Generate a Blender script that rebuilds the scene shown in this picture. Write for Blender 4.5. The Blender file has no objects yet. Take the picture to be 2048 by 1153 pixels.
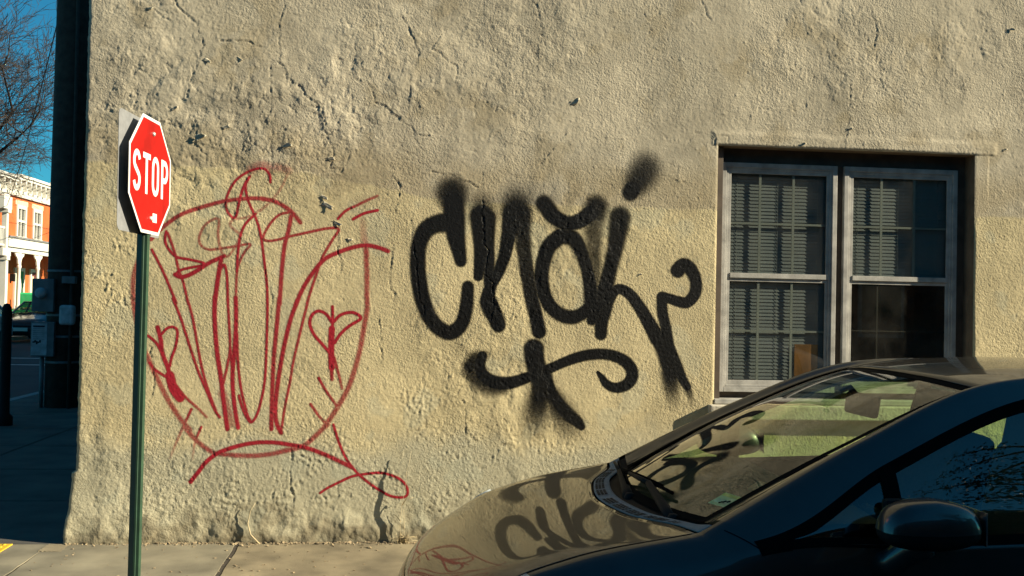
import bpy, bmesh, math, random
import numpy as np
from mathutils import Vector, Matrix
SC = bpy.context.scene
COL = SC.collection
# ------------------------------------------------------------------ camera
CAM_LOC = Vector((0.0, -6.6, 1.565))
yaw, pitch, roll = math.radians(6.0), math.radians(1.0), math.radians(1.2)
_f = Vector((math.sin(yaw)*math.cos(pitch), math.cos(yaw)*math.cos(pitch), math.sin(pitch)))
_r0 = Vector((math.cos(yaw), -math.sin(yaw), 0)); _u0 = _r0.cross(_f)
_r = _r0*math.cos(roll) + _u0*math.sin(roll); _u = _u0*math.cos(roll) - _r0*math.sin(roll)
cam = bpy.data.cameras.new('camera'); cam_o = bpy.data.objects.new('camera', cam); COL.objects.link(cam_o)
cam.sensor_width = 36.0; cam.lens = 1992.0/2048.0*36.0; cam.clip_start = 0.05; cam.clip_end = 2000
cam_o.matrix_world = Matrix(((_r.x, _u.x, -_f.x, CAM_LOC.x), (_r.y, _u.y, -_f.y, CAM_LOC.y), (_r.z, _u.z, -_f.z, CAM_LOC.z), (0, 0, 0, 1)))
SC.camera = cam_o
# ------------------------------------------------------------------ sky, sun, exposure
SUN_A, SUN_EL = math.radians(16.0), math.radians(24.5)      # angle off the wall plane, elevation
SUN = Vector((math.cos(SUN_A)*math.cos(SUN_EL), -math.sin(SUN_A)*math.cos(SUN_EL), math.sin(SUN_EL)))
w = bpy.data.worlds.new('World'); SC.world = w; w.use_nodes = True
nt = w.node_tree; nt.nodes.clear()
sky = nt.nodes.new('ShaderNodeTexSky'); sky.sky_type = 'NISHITA'; sky.sun_disc = False
sky.sun_elevation = SUN_EL; sky.sun_rotation = math.radians(90) + SUN_A; sky.ozone_density = 2.5; sky.air_density = 0.9; sky.dust_density = 0.3
tint = nt.nodes.new('ShaderNodeMix'); tint.data_type = 'RGBA'; tint.blend_type = 'MULTIPLY'; tint.inputs[0].default_value = 1.0
tint.inputs[7].default_value = (0.17, 0.80, 0.90, 1)
bg = nt.nodes.new('ShaderNodeBackground'); bg.inputs[1].default_value = 0.05
wo = nt.nodes.new('ShaderNodeOutputWorld')
nt.links.new(sky.outputs[0], tint.inputs[6]); nt.links.new(tint.outputs[2], bg.inputs[0]); nt.links.new(bg.outputs[0], wo.inputs[0])
sl = bpy.data.lights.new('sun', 'SUN'); sl.energy = 5.0; sl.angle = math.radians(0.5); sl.color = (1.0, 0.89, 0.67)
so = bpy.data.objects.new('sun', sl); COL.objects.link(so); so.rotation_euler = SUN.to_track_quat('Z', 'Y').to_euler(); so.location = (20, -20, 30)
SC.view_settings.view_transform = 'Standard'; SC.view_settings.look = 'None'; SC.view_settings.gamma = 1.0
SC.view_settings.use_curve_mapping = False; SC.view_settings.exposure = 1.15
SC.cycles.max_bounces = 8; SC.cycles.transparent_max_bounces = 24

# ------------------------------------------------------------------ helpers
def V(*a): return Vector(a)
def tag(o, label=None, cat=None, group=None, kind=None):
    if label: o['label'] = label
    if cat: o['category'] = cat
    if group: o['group'] = group
    if kind: o['kind'] = kind
    return o
def empty(name, loc, label=None, cat=None, group=None, rz=0.0):
    o = bpy.data.objects.new(name, None); COL.objects.link(o); o.location = loc; o.rotation_euler.z = rz
    o.empty_display_size = 0.2
    return tag(o, label, cat, group)
def wloc(o):
    p = Vector(o.location)
    while o.parent is not None:
        o = o.parent; p = p + Vector(o.location)
    return p
def link_mesh(name, me, parent=None, world=True):
    o = bpy.data.objects.new(name, me); COL.objects.link(o)
    if parent is not None:
        o.parent = parent
        if world: o.location = -wloc(parent)
    return o
def add_mesh(name, verts, faces, mat, parent=None, smooth=False, world=True, mats=None, midx=None):
    me = bpy.data.meshes.new(name); me.from_pydata([tuple(v) for v in verts], [], [tuple(f) for f in faces])
    for m in (mats or [mat]): me.materials.append(m)
    if midx is not None: me.polygons.foreach_set('material_index', midx)
    if smooth: me.polygons.foreach_set('use_smooth', [True]*len(me.polygons))
    me.update()
    return link_mesh(name, me, parent, world)
class MB:
    def __init__(s): s.v = []; s.f = []
    def box(s, x0, x1, y0, y1, z0, z1):
        b = len(s.v)
        s.v += [(x0,y0,z0),(x1,y0,z0),(x1,y1,z0),(x0,y1,z0),(x0,y0,z1),(x1,y0,z1),(x1,y1,z1),(x0,y1,z1)]
        s.f += [(b,b+3,b+2,b+1),(b+4,b+5,b+6,b+7),(b,b+1,b+5,b+4),(b+1,b+2,b+6,b+5),(b+2,b+3,b+7,b+6),(b+3,b,b+4,b+7)]
        return s
    def obox(s, c, ax, ay, az):
        c, ax, ay, az = map(Vector, (c, ax, ay, az)); b = len(s.v)
        for k in (-1, 1):
            for i, j in ((-1,-1),(1,-1),(1,1),(-1,1)): s.v.append(tuple(c + ax*i + ay*j + az*k))
        s.f += [(b,b+3,b+2,b+1),(b+4,b+5,b+6,b+7),(b,b+1,b+5,b+4),(b+1,b+2,b+6,b+5),(b+2,b+3,b+7,b+6),(b+3,b,b+4,b+7)]
        return s
    def tube(s, pts, rad, n=8, caps=True):
        pts = [Vector(p) for p in pts]
        if not hasattr(rad, '__len__'): rad = [rad]*len(pts)
        b = len(s.v); prev = None
        for i, p in enumerate(pts):
            d = (pts[min(i+1, len(pts)-1)] - pts[max(i-1, 0)])
            d = d.normalized() if d.length > 1e-9 else Vector((0,0,1))
            if prev is None:
                a = d.cross(Vector((0,0,1)));
                if a.length < 1e-3: a = d.cross(Vector((1,0,0)))
            else:
                a = prev - d*prev.dot(d)
                if a.length < 1e-4: a = d.cross(Vector((0.3,1,0.2)))
            a.normalize(); prev = a; c = d.cross(a)
            for k in range(n):
                t = 2*math.pi*k/n
                s.v.append(tuple(p + (a*math.cos(t) + c*math.sin(t))*rad[i]))
        for i in range(len(pts)-1):
            for k in range(n):
                s.f.append((b+i*n+k, b+i*n+(k+1)%n, b+(i+1)*n+(k+1)%n, b+(i+1)*n+k))
        if caps:
            s.f.append(tuple(b+k for k in range(n-1, -1, -1))); s.f.append(tuple(b+(len(pts)-1)*n+k for k in range(n)))
        return s
    def prism(s, poly, o, ax, ay, az, h):
        """polygon (u,v) swept by h along az from origin o"""
        o, ax, ay, az = map(Vector, (o, ax, ay, az)); b = len(s.v); n = len(poly)
        for k in (0, h):
            for (p, q) in poly: s.v.append(tuple(o + ax*p + ay*q + az*k))
        s.f.append(tuple(b+i for i in range(n-1, -1, -1))); s.f.append(tuple(b+n+i for i in range(n)))
        for i in range(n): s.f.append((b+i, b+(i+1)%n, b+n+(i+1)%n, b+n+i))
        return s
    def lathe(s, prof, c, ax, n=20):
        """profile (r,h) turned about axis ax through c"""
        c = Vector(c); ax = Vector(ax).normalized(); a = ax.cross(Vector((0.2,0.9,0.4))).normalized(); d = ax.cross(a); b = len(s.v)
        for r, h in prof:
            for k in range(n):
                t = 2*math.pi*k/n; s.v.append(tuple(c + ax*h + (a*math.cos(t)+d*math.sin(t))*r))
        for i in range(len(prof)-1):
            for k in range(n): s.f.append((b+i*n+k, b+i*n+(k+1)%n, b+(i+1)*n+(k+1)%n, b+(i+1)*n+k))
        return s
    def build(s, name, mat, parent=None, smooth=False, bevel=0.0, world=True, seg=2):
        o = add_mesh(name, s.v, s.f, mat, parent, smooth, world)
        bm = bmesh.new(); bm.from_mesh(o.data)
        bmesh.ops.recalc_face_normals(bm, faces=bm.faces)
        if bevel > 0:
            es = [e for e in bm.edges if len(e.link_faces) == 2 and e.calc_face_angle(0) > 0.5]
            bmesh.ops.bevel(bm, geom=es, offset=bevel, segments=seg, profile=0.6, affect='EDGES', clamp_overlap=True)
        bm.to_mesh(o.data); bm.free()
        if smooth: o.data.polygons.foreach_set('use_smooth', [True]*len(o.data.polygons))
        return o
# ---- materials
def nodes(name):
    m = bpy.data.materials.new(name); m.use_nodes = True
    t = m.node_tree; t.nodes.clear()
    out = t.nodes.new('ShaderNodeOutputMaterial'); b = t.nodes.new('ShaderNodeBsdfPrincipled')
    t.links.new(b.outputs[0], out.inputs[0])
    return m, t, b, out
def N(t, typ, **kw):
    n = t.nodes.new(typ)
    for k, v in kw.items(): setattr(n, k, v)
    return n
def pmat(name, col, rough=0.6, metal=0.0, var=0.25, vs=5.0, bump=0.0, bs=60.0, coat=0.0, spec=0.5, detail=5.0, obj=True):
    m, t, b, out = nodes(name)
    tc = N(t, 'ShaderNodeTexCoord'); no = N(t, 'ShaderNodeTexNoise'); no.inputs['Scale'].default_value = vs; no.inputs['Detail'].default_value = detail
    t.links.new(tc.outputs['Object'], no.inputs['Vector'])
    mr = N(t, 'ShaderNodeMapRange'); mr.inputs[1].default_value = 0.3; mr.inputs[2].default_value = 0.7
    mr.inputs[3].default_value = 1-var; mr.inputs[4].default_value = 1+var
    t.links.new(no.outputs['Fac'], mr.inputs[0])
    mx = N(t, 'ShaderNodeMix', data_type='RGBA', blend_type='MULTIPLY'); mx.inputs[0].default_value = 1.0
    mx.inputs[6].default_value = (*col, 1); t.links.new(mr.outputs[0], mx.inputs[7])
    t.links.new(mx.outputs[2], b.inputs['Base Color'])
    b.inputs['Roughness'].default_value = rough; b.inputs['Metallic'].default_value = metal
    b.inputs['Coat Weight'].default_value = coat; b.inputs['Coat Roughness'].default_value = 0.03
    b.inputs['Specular IOR Level'].default_value = spec
    if bump > 0:
        n2 = N(t, 'ShaderNodeTexNoise'); n2.inputs['Scale'].default_value = bs; n2.inputs['Detail'].default_value = 6
        t.links.new(tc.outputs['Object'], n2.inputs['Vector'])
        bp = N(t, 'ShaderNodeBump'); bp.inputs['Strength'].default_value = 1.0; bp.inputs['Distance'].default_value = bump
        t.links.new(n2.outputs['Fac'], bp.inputs['Height']); t.links.new(bp.outputs[0], b.inputs['Normal'])
    return m
def glass_mat(name, tintc, refl=1.0, rough=0.0, grime=0.0):
    """thin sheet of glass: clear tinted transmission plus a mirror reflection by Fresnel"""
    m, t, b, out = nodes(name); t.nodes.remove(b)
    tr = N(t, 'ShaderNodeBsdfTransparent'); tr.inputs[0].default_value = (*tintc, 1)
    gl = N(t, 'ShaderNodeBsdfGlossy'); gl.inputs['Roughness'].default_value = rough; gl.inputs[0].default_value = (1,1,1,1)
    lw = N(t, 'ShaderNodeLayerWeight'); lw.inputs[0].default_value = 0.5
    pw = N(t, 'ShaderNodeMath', operation='POWER'); pw.inputs[1].default_value = 5.0; t.links.new(lw.outputs['Facing'], pw.inputs[0])
    fr = N(t, 'ShaderNodeMath', operation='MULTIPLY_ADD'); fr.inputs[1].default_value = 0.957; fr.inputs[2].default_value = 0.043; t.links.new(pw.outputs[0], fr.inputs[0])
    ml = N(t, 'ShaderNodeMath', operation='MULTIPLY'); ml.inputs[1].default_value = refl; ml.use_clamp = True
    mx = N(t, 'ShaderNodeMixShader')
    t.links.new(fr.outputs[0], ml.inputs[0]); t.links.new(ml.outputs[0], mx.inputs[0])
    t.links.new(tr.outputs[0], mx.inputs[1]); t.links.new(gl.outputs[0], mx.inputs[2])
    last = mx
    if grime > 0:
        df = N(t, 'ShaderNodeBsdfDiffuse'); df.inputs[0].default_value = (0.35,0.33,0.28,1)
        no = N(t, 'ShaderNodeTexNoise'); no.inputs['Scale'].default_value = 6; no.inputs['Detail'].default_value = 8
        tc = N(t, 'ShaderNodeTexCoord'); t.links.new(tc.outputs['Object'], no.inputs['Vector'])
        mr = N(t, 'ShaderNodeMapRange'); mr.inputs[1].default_value = 0.3; mr.inputs[2].default_value = 0.8; mr.inputs[3].default_value = 0; mr.inputs[4].default_value = grime
        t.links.new(no.outputs['Fac'], mr.inputs[0])
        m2 = N(t, 'ShaderNodeMixShader'); t.links.new(mr.outputs[0], m2.inputs[0]); t.links.new(mx.outputs[0], m2.inputs[1]); t.links.new(df.outputs[0], m2.inputs[2]); last = m2
    t.links.new(last.outputs[0], out.inputs[0])
    return m
# ---- numpy noise
def _hash(ix, iz, seed):
    h = (ix.astype(np.int64)*374761393 + iz.astype(np.int64)*668265263 + seed*1274126177) & 0xffffffff
    h = ((h ^ (h >> 13))*1274126177) & 0xffffffff
    return ((h ^ (h >> 16)) & 0xffffff)/float(0xffffff)
def gnoise(x, z, f, seed=0):
    x = x*f; z = z*f; ix = np.floor(x); iz = np.floor(z); fx = x-ix; fz = z-iz
    ux = fx*fx*fx*(fx*(fx*6-15)+10); uz = fz*fz*fz*(fz*(fz*6-15)+10)
    def g(di, dj):
        a = _hash(ix+di, iz+dj, seed)*2*np.pi
        return np.cos(a)*(fx-di) + np.sin(a)*(fz-dj)
    n = (g(0,0)*(1-ux)+g(1,0)*ux)*(1-uz) + (g(0,1)*(1-ux)+g(1,1)*ux)*uz
    return n*1.5
def fbm(x, z, f, seed=0, o=4, gain=0.5):
    s = 0; a = 1.0
    for i in range(o):
        s = s + a*gnoise(x, z, f*2.03**i, seed+i*17); a *= gain
    return s
def worley(x, z, f, seed=0):
    x = x*f; z = z*f; ix = np.floor(x); iz = np.floor(z); best = np.full(x.shape, 9.0)
    for i in (-1,0,1):
        for j in (-1,0,1):
            px = ix+i+_hash(ix+i, iz+j, seed); pz = iz+j+_hash(ix+i, iz+j, seed+91)
            best = np.minimum(best, (px-x)**2+(pz-z)**2)
    return np.sqrt(best)
def sstep(a, b, x):
    t = np.clip((x-a)/(b-a), 0, 1); return t*t*(3-2*t)
BLACK_STROKES=[(0.8,1,0.45,[(0.281,2.303,0.197),(0.294,2.234,0.149)]),
(1,1,0.22,[(0.293,2.245,0.138),(0.301,2.138,0.138),(0.312,2.032,0.122),(0.332,1.937,0.096),(0.35,1.852,0.075)]),
(0.95,1,0.22,[(0.291,2.106,0.149),(0.196,2.098,0.117),(0.117,2.053,0.111),(0.074,1.962,0.1),(0.066,1.845,0.1),(0.077,1.718,0.1),(0.107,1.581,0.1),(0.157,1.471,0.095),(0.222,1.401,0.095),(0.296,1.378,0.096),(0.364,1.437,0.09),(0.394,1.555,0.085),(0.401,1.683,0.077)]),
(0.25,0.95,0.45,[(0.486,2.229,0.182),(0.487,2.155,0.161)]),
(0.95,1,0.2,[(0.484,2.154,0.161),(0.484,2.048,0.123),(0.481,1.941,0.091),(0.476,1.834,0.075),(0.469,1.754,0.062)]),
(0.9,1,0.2,[(0.514,2.145,0.129),(0.523,1.985,0.096),(0.537,1.857,0.075),(0.539,1.729,0.066),(0.552,1.644,0.064)]),
(1,1,0.2,[(0.546,1.675,0.075),(0.532,1.59,0.096),(0.559,1.537,0.107),(0.593,1.474,0.102),(0.61,1.431,0.091)]),
(1,1,0.15,[(0.564,1.58,0.075),(0.61,1.447,0.086)]),
(0.3,0.95,0.4,[(0.71,2.269,0.216),(0.712,2.194,0.184)]),
(0.95,1,0.2,[(0.685,2.182,0.129),(0.667,2.042,0.097),(0.643,1.902,0.081),(0.602,1.784,0.073),(0.561,1.697,0.064),(0.547,1.622,0.059)]),
(0.9,0.8,0.3,[(0.745,2.184,0.14),(0.758,2.045,0.108),(0.771,1.927,0.097)]),
(0.8,1,0.2,[(0.771,1.927,0.097),(0.796,1.778,0.092),(0.826,1.628,0.092),(0.856,1.511,0.092),(0.883,1.394,0.092)]),
(0.9,1,0.3,[(0.899,2.251,0.111),(0.954,2.183,0.1)]),
(1,1,0.22,[(0.942,2.189,0.103),(1.001,2.144,0.1),(1.072,2.123,0.094),(1.155,2.148,0.101),(1.219,2.197,0.113)]),
(0.85,0.75,0.45,[(1.253,2.239,0.142),(1.254,2.192,0.131)]),
(0.65,0.6,0.5,[(1.246,2.192,0.136),(1.237,2.063,0.119),(1.244,1.923,0.095),(1.257,1.737,0.083)]),
(1,1,0.22,[(1.015,2.036,0.104),(0.94,1.967,0.1),(0.902,1.856,0.096),(0.892,1.751,0.094),(0.912,1.647,0.089),(0.955,1.567,0.089),(1.026,1.51,0.089),(1.109,1.495,0.09),(1.179,1.525,0.083),(1.249,1.585,0.095)]),
(0.9,1,0.25,[(1.015,2.036,0.104),(1.098,2.024,0.104),(1.153,1.944,0.092),(1.196,1.829,0.085),(1.222,1.712,0.092),(1.236,1.596,0.101),(1.239,1.48,0.071)]),
(0.85,1,0.3,[(1.417,2.174,0.141),(1.4,2.044,0.119),(1.378,1.915,0.101),(1.349,1.797,0.095),(1.327,1.692,0.107)]),
(1,0.95,0.2,[(1.327,1.692,0.113),(1.32,1.575,0.113),(1.304,1.469,0.089),(1.302,1.385,0.081)]),
(0.95,1,0.18,[(1.337,1.587,0.083),(1.377,1.663,0.071),(1.424,1.69,0.069),(1.49,1.66,0.074),(1.558,1.58,0.079),(1.625,1.475,0.089),(1.693,1.359,0.102)]),
(1,0.9,0.25,[(1.623,1.462,0.066),(1.677,1.377,0.081),(1.732,1.283,0.092),(1.764,1.198,0.101),(1.792,1.121,0.106)]),
(1,0.0,0.5,[(1.783,1.129,0.11),(1.793,1.044,0.106),(1.803,0.967,0.088),(1.814,0.89,0.079)]),
(1,1,0.18,[(1.823,1.826,0.097),(1.862,1.863,0.094),(1.913,1.835,0.087),(1.951,1.753,0.08),(1.944,1.67,0.08),(1.893,1.612,0.075),(1.833,1.615,0.07),(1.772,1.633,0.066),(1.717,1.644,0.07)]),
(1,1,0.2,[(1.717,1.644,0.07),(1.721,1.548,0.072),(1.746,1.443,0.072),(1.768,1.325,0.075)]),
(1,1,0.2,[(1.738,1.438,0.054),(1.761,1.361,0.058),(1.794,1.267,0.066),(1.83,1.173,0.075),(1.867,1.096,0.062),(1.903,1.037,0.053)]),
(0.9,0.05,0.5,[(1.899,1.045,0.053),(1.924,0.977,0.044),(1.937,0.908,0.026)]),
(0.7,0.85,0.6,[(1.59,2.514,0.18),(1.559,2.46,0.18),(1.524,2.4,0.138)]),
(1,1,0.25,[(1.501,2.37,0.114),(1.486,2.343,0.105)]),
(1,1,0.2,[(0.85,1.277,0.133),(0.857,1.21,0.128),(0.877,1.134,0.127)]),
(1,0.85,0.3,[(0.877,1.134,0.127),(0.896,1.05,0.116),(0.899,0.965,0.12)]),
(1,0.15,0.6,[(0.899,0.965,0.128),(0.882,0.88,0.158),(0.867,0.796,0.167),(0.86,0.728,0.162)]),
(1,0.9,0.3,[(0.946,1.093,0.06),(0.974,1.0,0.069),(1.023,0.916,0.09),(1.089,0.844,0.095),(1.15,0.798,0.078),(1.181,0.764,0.052)]),
(1,0.35,0.7,[(0.975,0.966,0.103),(1.046,0.848,0.146),(1.108,0.755,0.164)]),
(0.55,0.9,0.5,[(0.518,1.226,0.059),(0.464,1.204,0.093),(0.431,1.153,0.101)]),
(1,1,0.2,[(0.506,1.226,0.066),(0.49,1.171,0.072),(0.504,1.112,0.08),(0.555,1.066,0.085),(0.624,1.046,0.089),(0.7,1.051,0.081),(0.784,1.078,0.072),(0.886,1.117,0.068)]),
(0.8,0.7,0.7,[(0.428,1.128,0.093),(0.488,1.061,0.101),(0.573,1.02,0.093),(0.658,1.017,0.068)]),
(1,1,0.2,[(0.878,1.113,0.077),(0.971,1.154,0.064),(1.056,1.192,0.065),(1.141,1.224,0.069),(1.227,1.245,0.071),(1.322,1.251,0.071),(1.409,1.235,0.073),(1.48,1.198,0.077),(1.52,1.143,0.079),(1.517,1.087,0.08),(1.478,1.044,0.074),(1.413,1.026,0.066),(1.352,1.047,0.057),(1.312,1.097,0.039),(1.286,1.129,0.019)])]
RED_STROKES=[(0.7,0.7,0.35,[(-1.644,1.941,0.026),(-1.565,2.027,0.026),(-1.461,2.105,0.026),(-1.34,2.155,0.026),(-1.185,2.202,0.026),(-1.029,2.224,0.026),(-0.938,2.225,0.027),(-0.948,2.222,0.027),(-0.89,2.216,0.027),(-0.823,2.188,0.027),(-0.755,2.139,0.027),(-0.704,2.077,0.027)]),
(0.56,0.6,0.45,[(-1.713,1.813,0.031),(-1.739,1.729,0.031),(-1.747,1.646,0.031),(-1.742,1.546,0.031),(-1.741,1.532,0.031),(-1.728,1.458,0.031),(-1.711,1.383,0.031),(-1.683,1.275,0.031),(-1.636,1.168,0.031),(-1.58,1.052,0.031),(-1.512,0.919,0.031),(-1.436,0.803,0.031),(-1.368,0.72,0.031),(-1.402,0.741,0.029),(-1.316,0.647,0.029),(-1.222,0.581,0.029),(-1.153,0.568,0.029),(-0.998,0.559,0.029),(-0.875,0.567,0.029),(-0.766,0.592,0.03),(-0.65,0.624,0.03),(-0.573,0.688,0.03),(-0.497,0.768,0.03),(-0.513,0.752,0.032),(-0.432,0.88,0.032),(-0.36,1.025,0.032),(-0.305,1.222,0.032),(-0.276,1.401,0.032),(-0.258,1.53,0.032),(-0.262,1.594,0.032),(-0.266,1.765,0.032),(-0.276,1.936,0.032)]),
(0.51,0.14,0.6,[(-0.276,1.936,0.042),(-0.289,1.987,0.042),(-0.301,2.106,0.042)]),
(0.88,0.74,0.35,[(-0.901,2.334,0.017),(-0.909,2.385,0.017),(-0.951,2.422,0.017),(-1.034,2.402,0.017),(-1.115,2.344,0.017),(-1.162,2.266,0.017),(-1.181,2.19,0.017),(-1.167,2.131,0.017),(-1.133,2.094,0.017)]),
(0.84,0.84,0.35,[(-1.133,2.09,0.017),(-1.113,2.107,0.017),(-1.101,2.167,0.017),(-1.084,2.252,0.017),(-1.061,2.32,0.017),(-1.033,2.368,0.017)]),
(0.84,0.84,0.35,[(-1.033,2.368,0.017),(-1.058,2.304,0.017),(-1.042,2.22,0.017),(-1.006,2.136,0.017),(-0.98,2.078,0.017),(-0.953,1.985,0.017),(-0.929,1.834,0.017),(-0.906,1.665,0.017),(-0.9,1.547,0.017),(-0.9,1.55,0.017),(-0.898,1.432,0.017),(-0.9,1.179,0.017),(-0.908,1.01,0.017),(-0.937,0.858,0.017),(-0.969,0.786,0.017),(-0.997,0.782,0.017),(-1.041,0.865,0.017),(-1.065,0.945,0.017)]),
(0.37,0.28,0.8,[(-1.034,2.406,0.05),(-0.969,2.442,0.05),(-0.919,2.436,0.05),(-0.912,2.427,0.05),(-0.846,2.43,0.05),(-0.791,2.415,0.05)]),
(0.28,0.65,0.35,[(-0.795,2.389,0.017),(-0.826,2.311,0.017),(-0.89,2.216,0.017),(-0.963,2.146,0.017),(-0.921,2.181,0.017),(-0.994,2.128,0.017),(-1.051,2.099,0.017),(-1.125,2.083,0.017),(-1.15,2.051,0.017),(-1.123,2.018,0.017),(-1.088,1.988,0.017),(-1.098,1.939,0.017),(-1.128,1.883,0.017),(-1.156,1.846,0.017),(-1.18,1.844,0.017),(-1.205,1.885,0.017),(-1.223,1.978,0.017),(-1.222,2.079,0.017),(-1.268,2.075,0.017),(-1.316,2.03,0.017),(-1.343,1.957,0.017),(-1.326,1.907,0.017),(-1.276,1.885,0.017),(-1.202,1.894,0.017),(-1.12,1.909,0.017),(-1.02,1.926,0.017),(-1.054,1.873,0.017),(-1.085,1.804,0.017),(-1.099,1.728,0.017),(-1.101,1.543,0.017)]),
(0.88,0.88,0.35,[(-1.102,1.58,0.026),(-1.096,1.428,0.026),(-1.1,1.26,0.026),(-1.11,1.091,0.026),(-1.103,0.966,0.026),(-1.085,0.84,0.026),(-1.065,0.739,0.026)]),
(0.84,0.84,0.35,[(-0.99,2.124,0.017),(-1.05,2.059,0.017),(-1.081,1.982,0.017),(-1.095,1.872,0.017),(-1.098,1.745,0.017)]),
(0.88,0.88,0.35,[(-1.55,1.994,0.017),(-1.556,1.935,0.017),(-1.529,1.877,0.017),(-1.479,1.832,0.017),(-1.397,1.817,0.017),(-1.31,1.797,0.017),(-1.322,1.78,0.017),(-1.395,1.765,0.017),(-1.46,1.744,0.017),(-1.484,1.717,0.017)]),
(0.93,0.84,0.35,[(-1.488,1.719,0.026),(-1.451,1.703,0.026),(-1.402,1.717,0.026),(-1.346,1.749,0.026),(-1.274,1.799,0.026),(-1.181,1.846,0.026)]),
(0.79,0.79,0.35,[(-1.541,1.985,0.017),(-1.512,1.911,0.017),(-1.487,1.836,0.017),(-1.467,1.753,0.017),(-1.435,1.67,0.017),(-1.401,1.536,0.017),(-1.408,1.565,0.017),(-1.371,1.448,0.017),(-1.333,1.256,0.017),(-1.304,1.122,0.017),(-1.261,0.98,0.017),(-1.208,0.847,0.017)]),
(0.84,0.84,0.35,[(-1.636,1.874,0.017),(-1.566,1.742,0.017),(-1.514,1.626,0.017),(-1.475,1.535,0.017),(-1.496,1.563,0.017),(-1.444,1.438,0.017),(-1.382,1.255,0.017),(-1.329,1.105,0.017),(-1.277,0.989,0.017),(-1.217,0.855,0.017),(-1.183,0.805,0.017)]),
(0.88,0.88,0.35,[(-1.199,1.835,0.028),(-1.214,1.725,0.028),(-1.226,1.616,0.028),(-1.233,1.54,0.028),(-1.233,1.577,0.028),(-1.231,1.426,0.028),(-1.21,1.216,0.028),(-1.181,1.049,0.028),(-1.159,0.898,0.028),(-1.132,0.73,0.028)]),
(0.88,0.74,0.35,[(-1.203,1.759,0.017),(-1.179,1.789,0.017),(-1.161,1.718,0.017),(-1.15,1.542,0.017),(-1.153,1.57,0.017),(-1.141,1.427,0.017),(-1.13,1.259,0.017),(-1.142,1.15,0.017),(-1.17,1.007,0.017)]),
(0.84,0.84,0.35,[(-1.13,1.259,0.017),(-1.115,1.125,0.017),(-1.106,0.957,0.017)]),
(0.47,0.37,0.6,[(-1.17,0.956,0.049),(-1.135,0.856,0.049),(-1.108,0.764,0.049)]),
(0.84,0.84,0.35,[(-1.088,1.344,0.017),(-1.079,1.176,0.017),(-1.057,1.008,0.017),(-1.015,0.841,0.017),(-0.989,0.786,0.017)]),
(0.74,0.79,0.35,[(-0.763,2.118,0.028),(-0.777,2.024,0.027),(-0.8,1.922,0.027),(-0.814,1.752,0.027),(-0.822,1.548,0.027),(-0.825,1.577,0.027),(-0.837,1.391,0.027),(-0.851,1.179,0.027),(-0.855,0.968,0.027),(-0.854,0.732,0.027)]),
(0.7,0.74,0.35,[(-0.764,2.143,0.018),(-0.838,2.124,0.017),(-0.895,2.063,0.017),(-0.937,1.977,0.017),(-0.909,1.951,0.017),(-0.834,1.963,0.017),(-0.785,1.98,0.017),(-0.668,2.01,0.018),(-0.527,2.044,0.018),(-0.455,2.04,0.018),(-0.492,1.973,0.018),(-0.556,1.852,0.018),(-0.595,1.731,0.018),(-0.626,1.629,0.018),(-0.647,1.552,0.018),(-0.637,1.585,0.018),(-0.679,1.394,0.018),(-0.723,1.181,0.017),(-0.745,1.029,0.017),(-0.774,0.86,0.017),(-0.791,0.708,0.017)]),
(0.84,0.84,0.35,[(-0.791,0.708,0.027),(-0.822,0.775,0.027),(-0.832,0.884,0.027),(-0.813,1.095,0.027),(-0.784,1.282,0.027),(-0.747,1.452,0.027),(-0.7,1.588,0.027),(-0.72,1.542,0.027),(-0.668,1.662,0.027),(-0.604,1.765,0.027),(-0.539,1.843,0.027),(-0.456,1.888,0.027),(-0.356,1.925,0.027),(-0.271,1.94,0.027),(-0.186,1.925,0.027),(-0.131,1.905,0.027)]),
(0.88,0.47,0.35,[(-0.461,2.11,0.018),(-0.412,2.163,0.018),(-0.345,2.199,0.018),(-0.278,2.235,0.018),(-0.207,2.268,0.018)]),
(0.93,0.93,0.35,[(-0.364,2.109,0.018),(-0.293,2.149,0.018),(-0.205,2.173,0.018)]),
(0.88,0.88,0.35,[(-1.656,1.326,0.017),(-1.627,1.309,0.017),(-1.586,1.268,0.017),(-1.556,1.211,0.017)]),
(0.93,0.93,0.35,[(-1.587,1.377,0.026),(-1.566,1.302,0.026),(-1.552,1.211,0.026),(-1.517,1.119,0.026),(-1.499,1.053,0.026)]),
(0.93,0.93,0.2,[(-1.503,1.069,0.057),(-1.477,0.986,0.057),(-1.435,0.928,0.057)]),
(0.88,0.47,0.35,[(-1.465,1.011,0.017),(-1.398,0.929,0.017),(-1.323,0.863,0.017),(-1.265,0.805,0.017)]),
(0.88,0.88,0.35,[(-1.559,1.336,0.017),(-1.524,1.374,0.017),(-1.483,1.379,0.017),(-1.462,1.346,0.017),(-1.472,1.254,0.017),(-1.494,1.186,0.017),(-1.505,1.128,0.017)]),
(0.84,0.84,0.35,[(-1.631,1.151,0.017),(-1.598,1.108,0.017),(-1.515,1.053,0.017)]),
(0.88,0.28,0.35,[(-1.362,0.854,0.017),(-1.402,0.762,0.017),(-1.448,0.653,0.017)]),
(0.56,0.14,0.35,[(-1.406,0.748,0.016),(-1.46,0.615,0.016),(-1.488,0.537,0.016)]),
(0.84,0.14,0.35,[(-1.297,0.741,0.016),(-1.324,0.671,0.016),(-1.338,0.616,0.016),(-1.345,0.537,0.016)]),
(0.93,0.93,0.35,[(-0.483,1.533,0.018),(-0.479,1.44,0.018),(-0.483,1.338,0.018)]),
(0.93,0.93,0.2,[(-0.484,1.389,0.039),(-0.484,1.244,0.039),(-0.478,1.134,0.039)]),
(0.93,0.65,0.35,[(-0.48,1.151,0.023),(-0.477,1.092,0.023),(-0.474,1.058,0.023)]),
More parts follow.
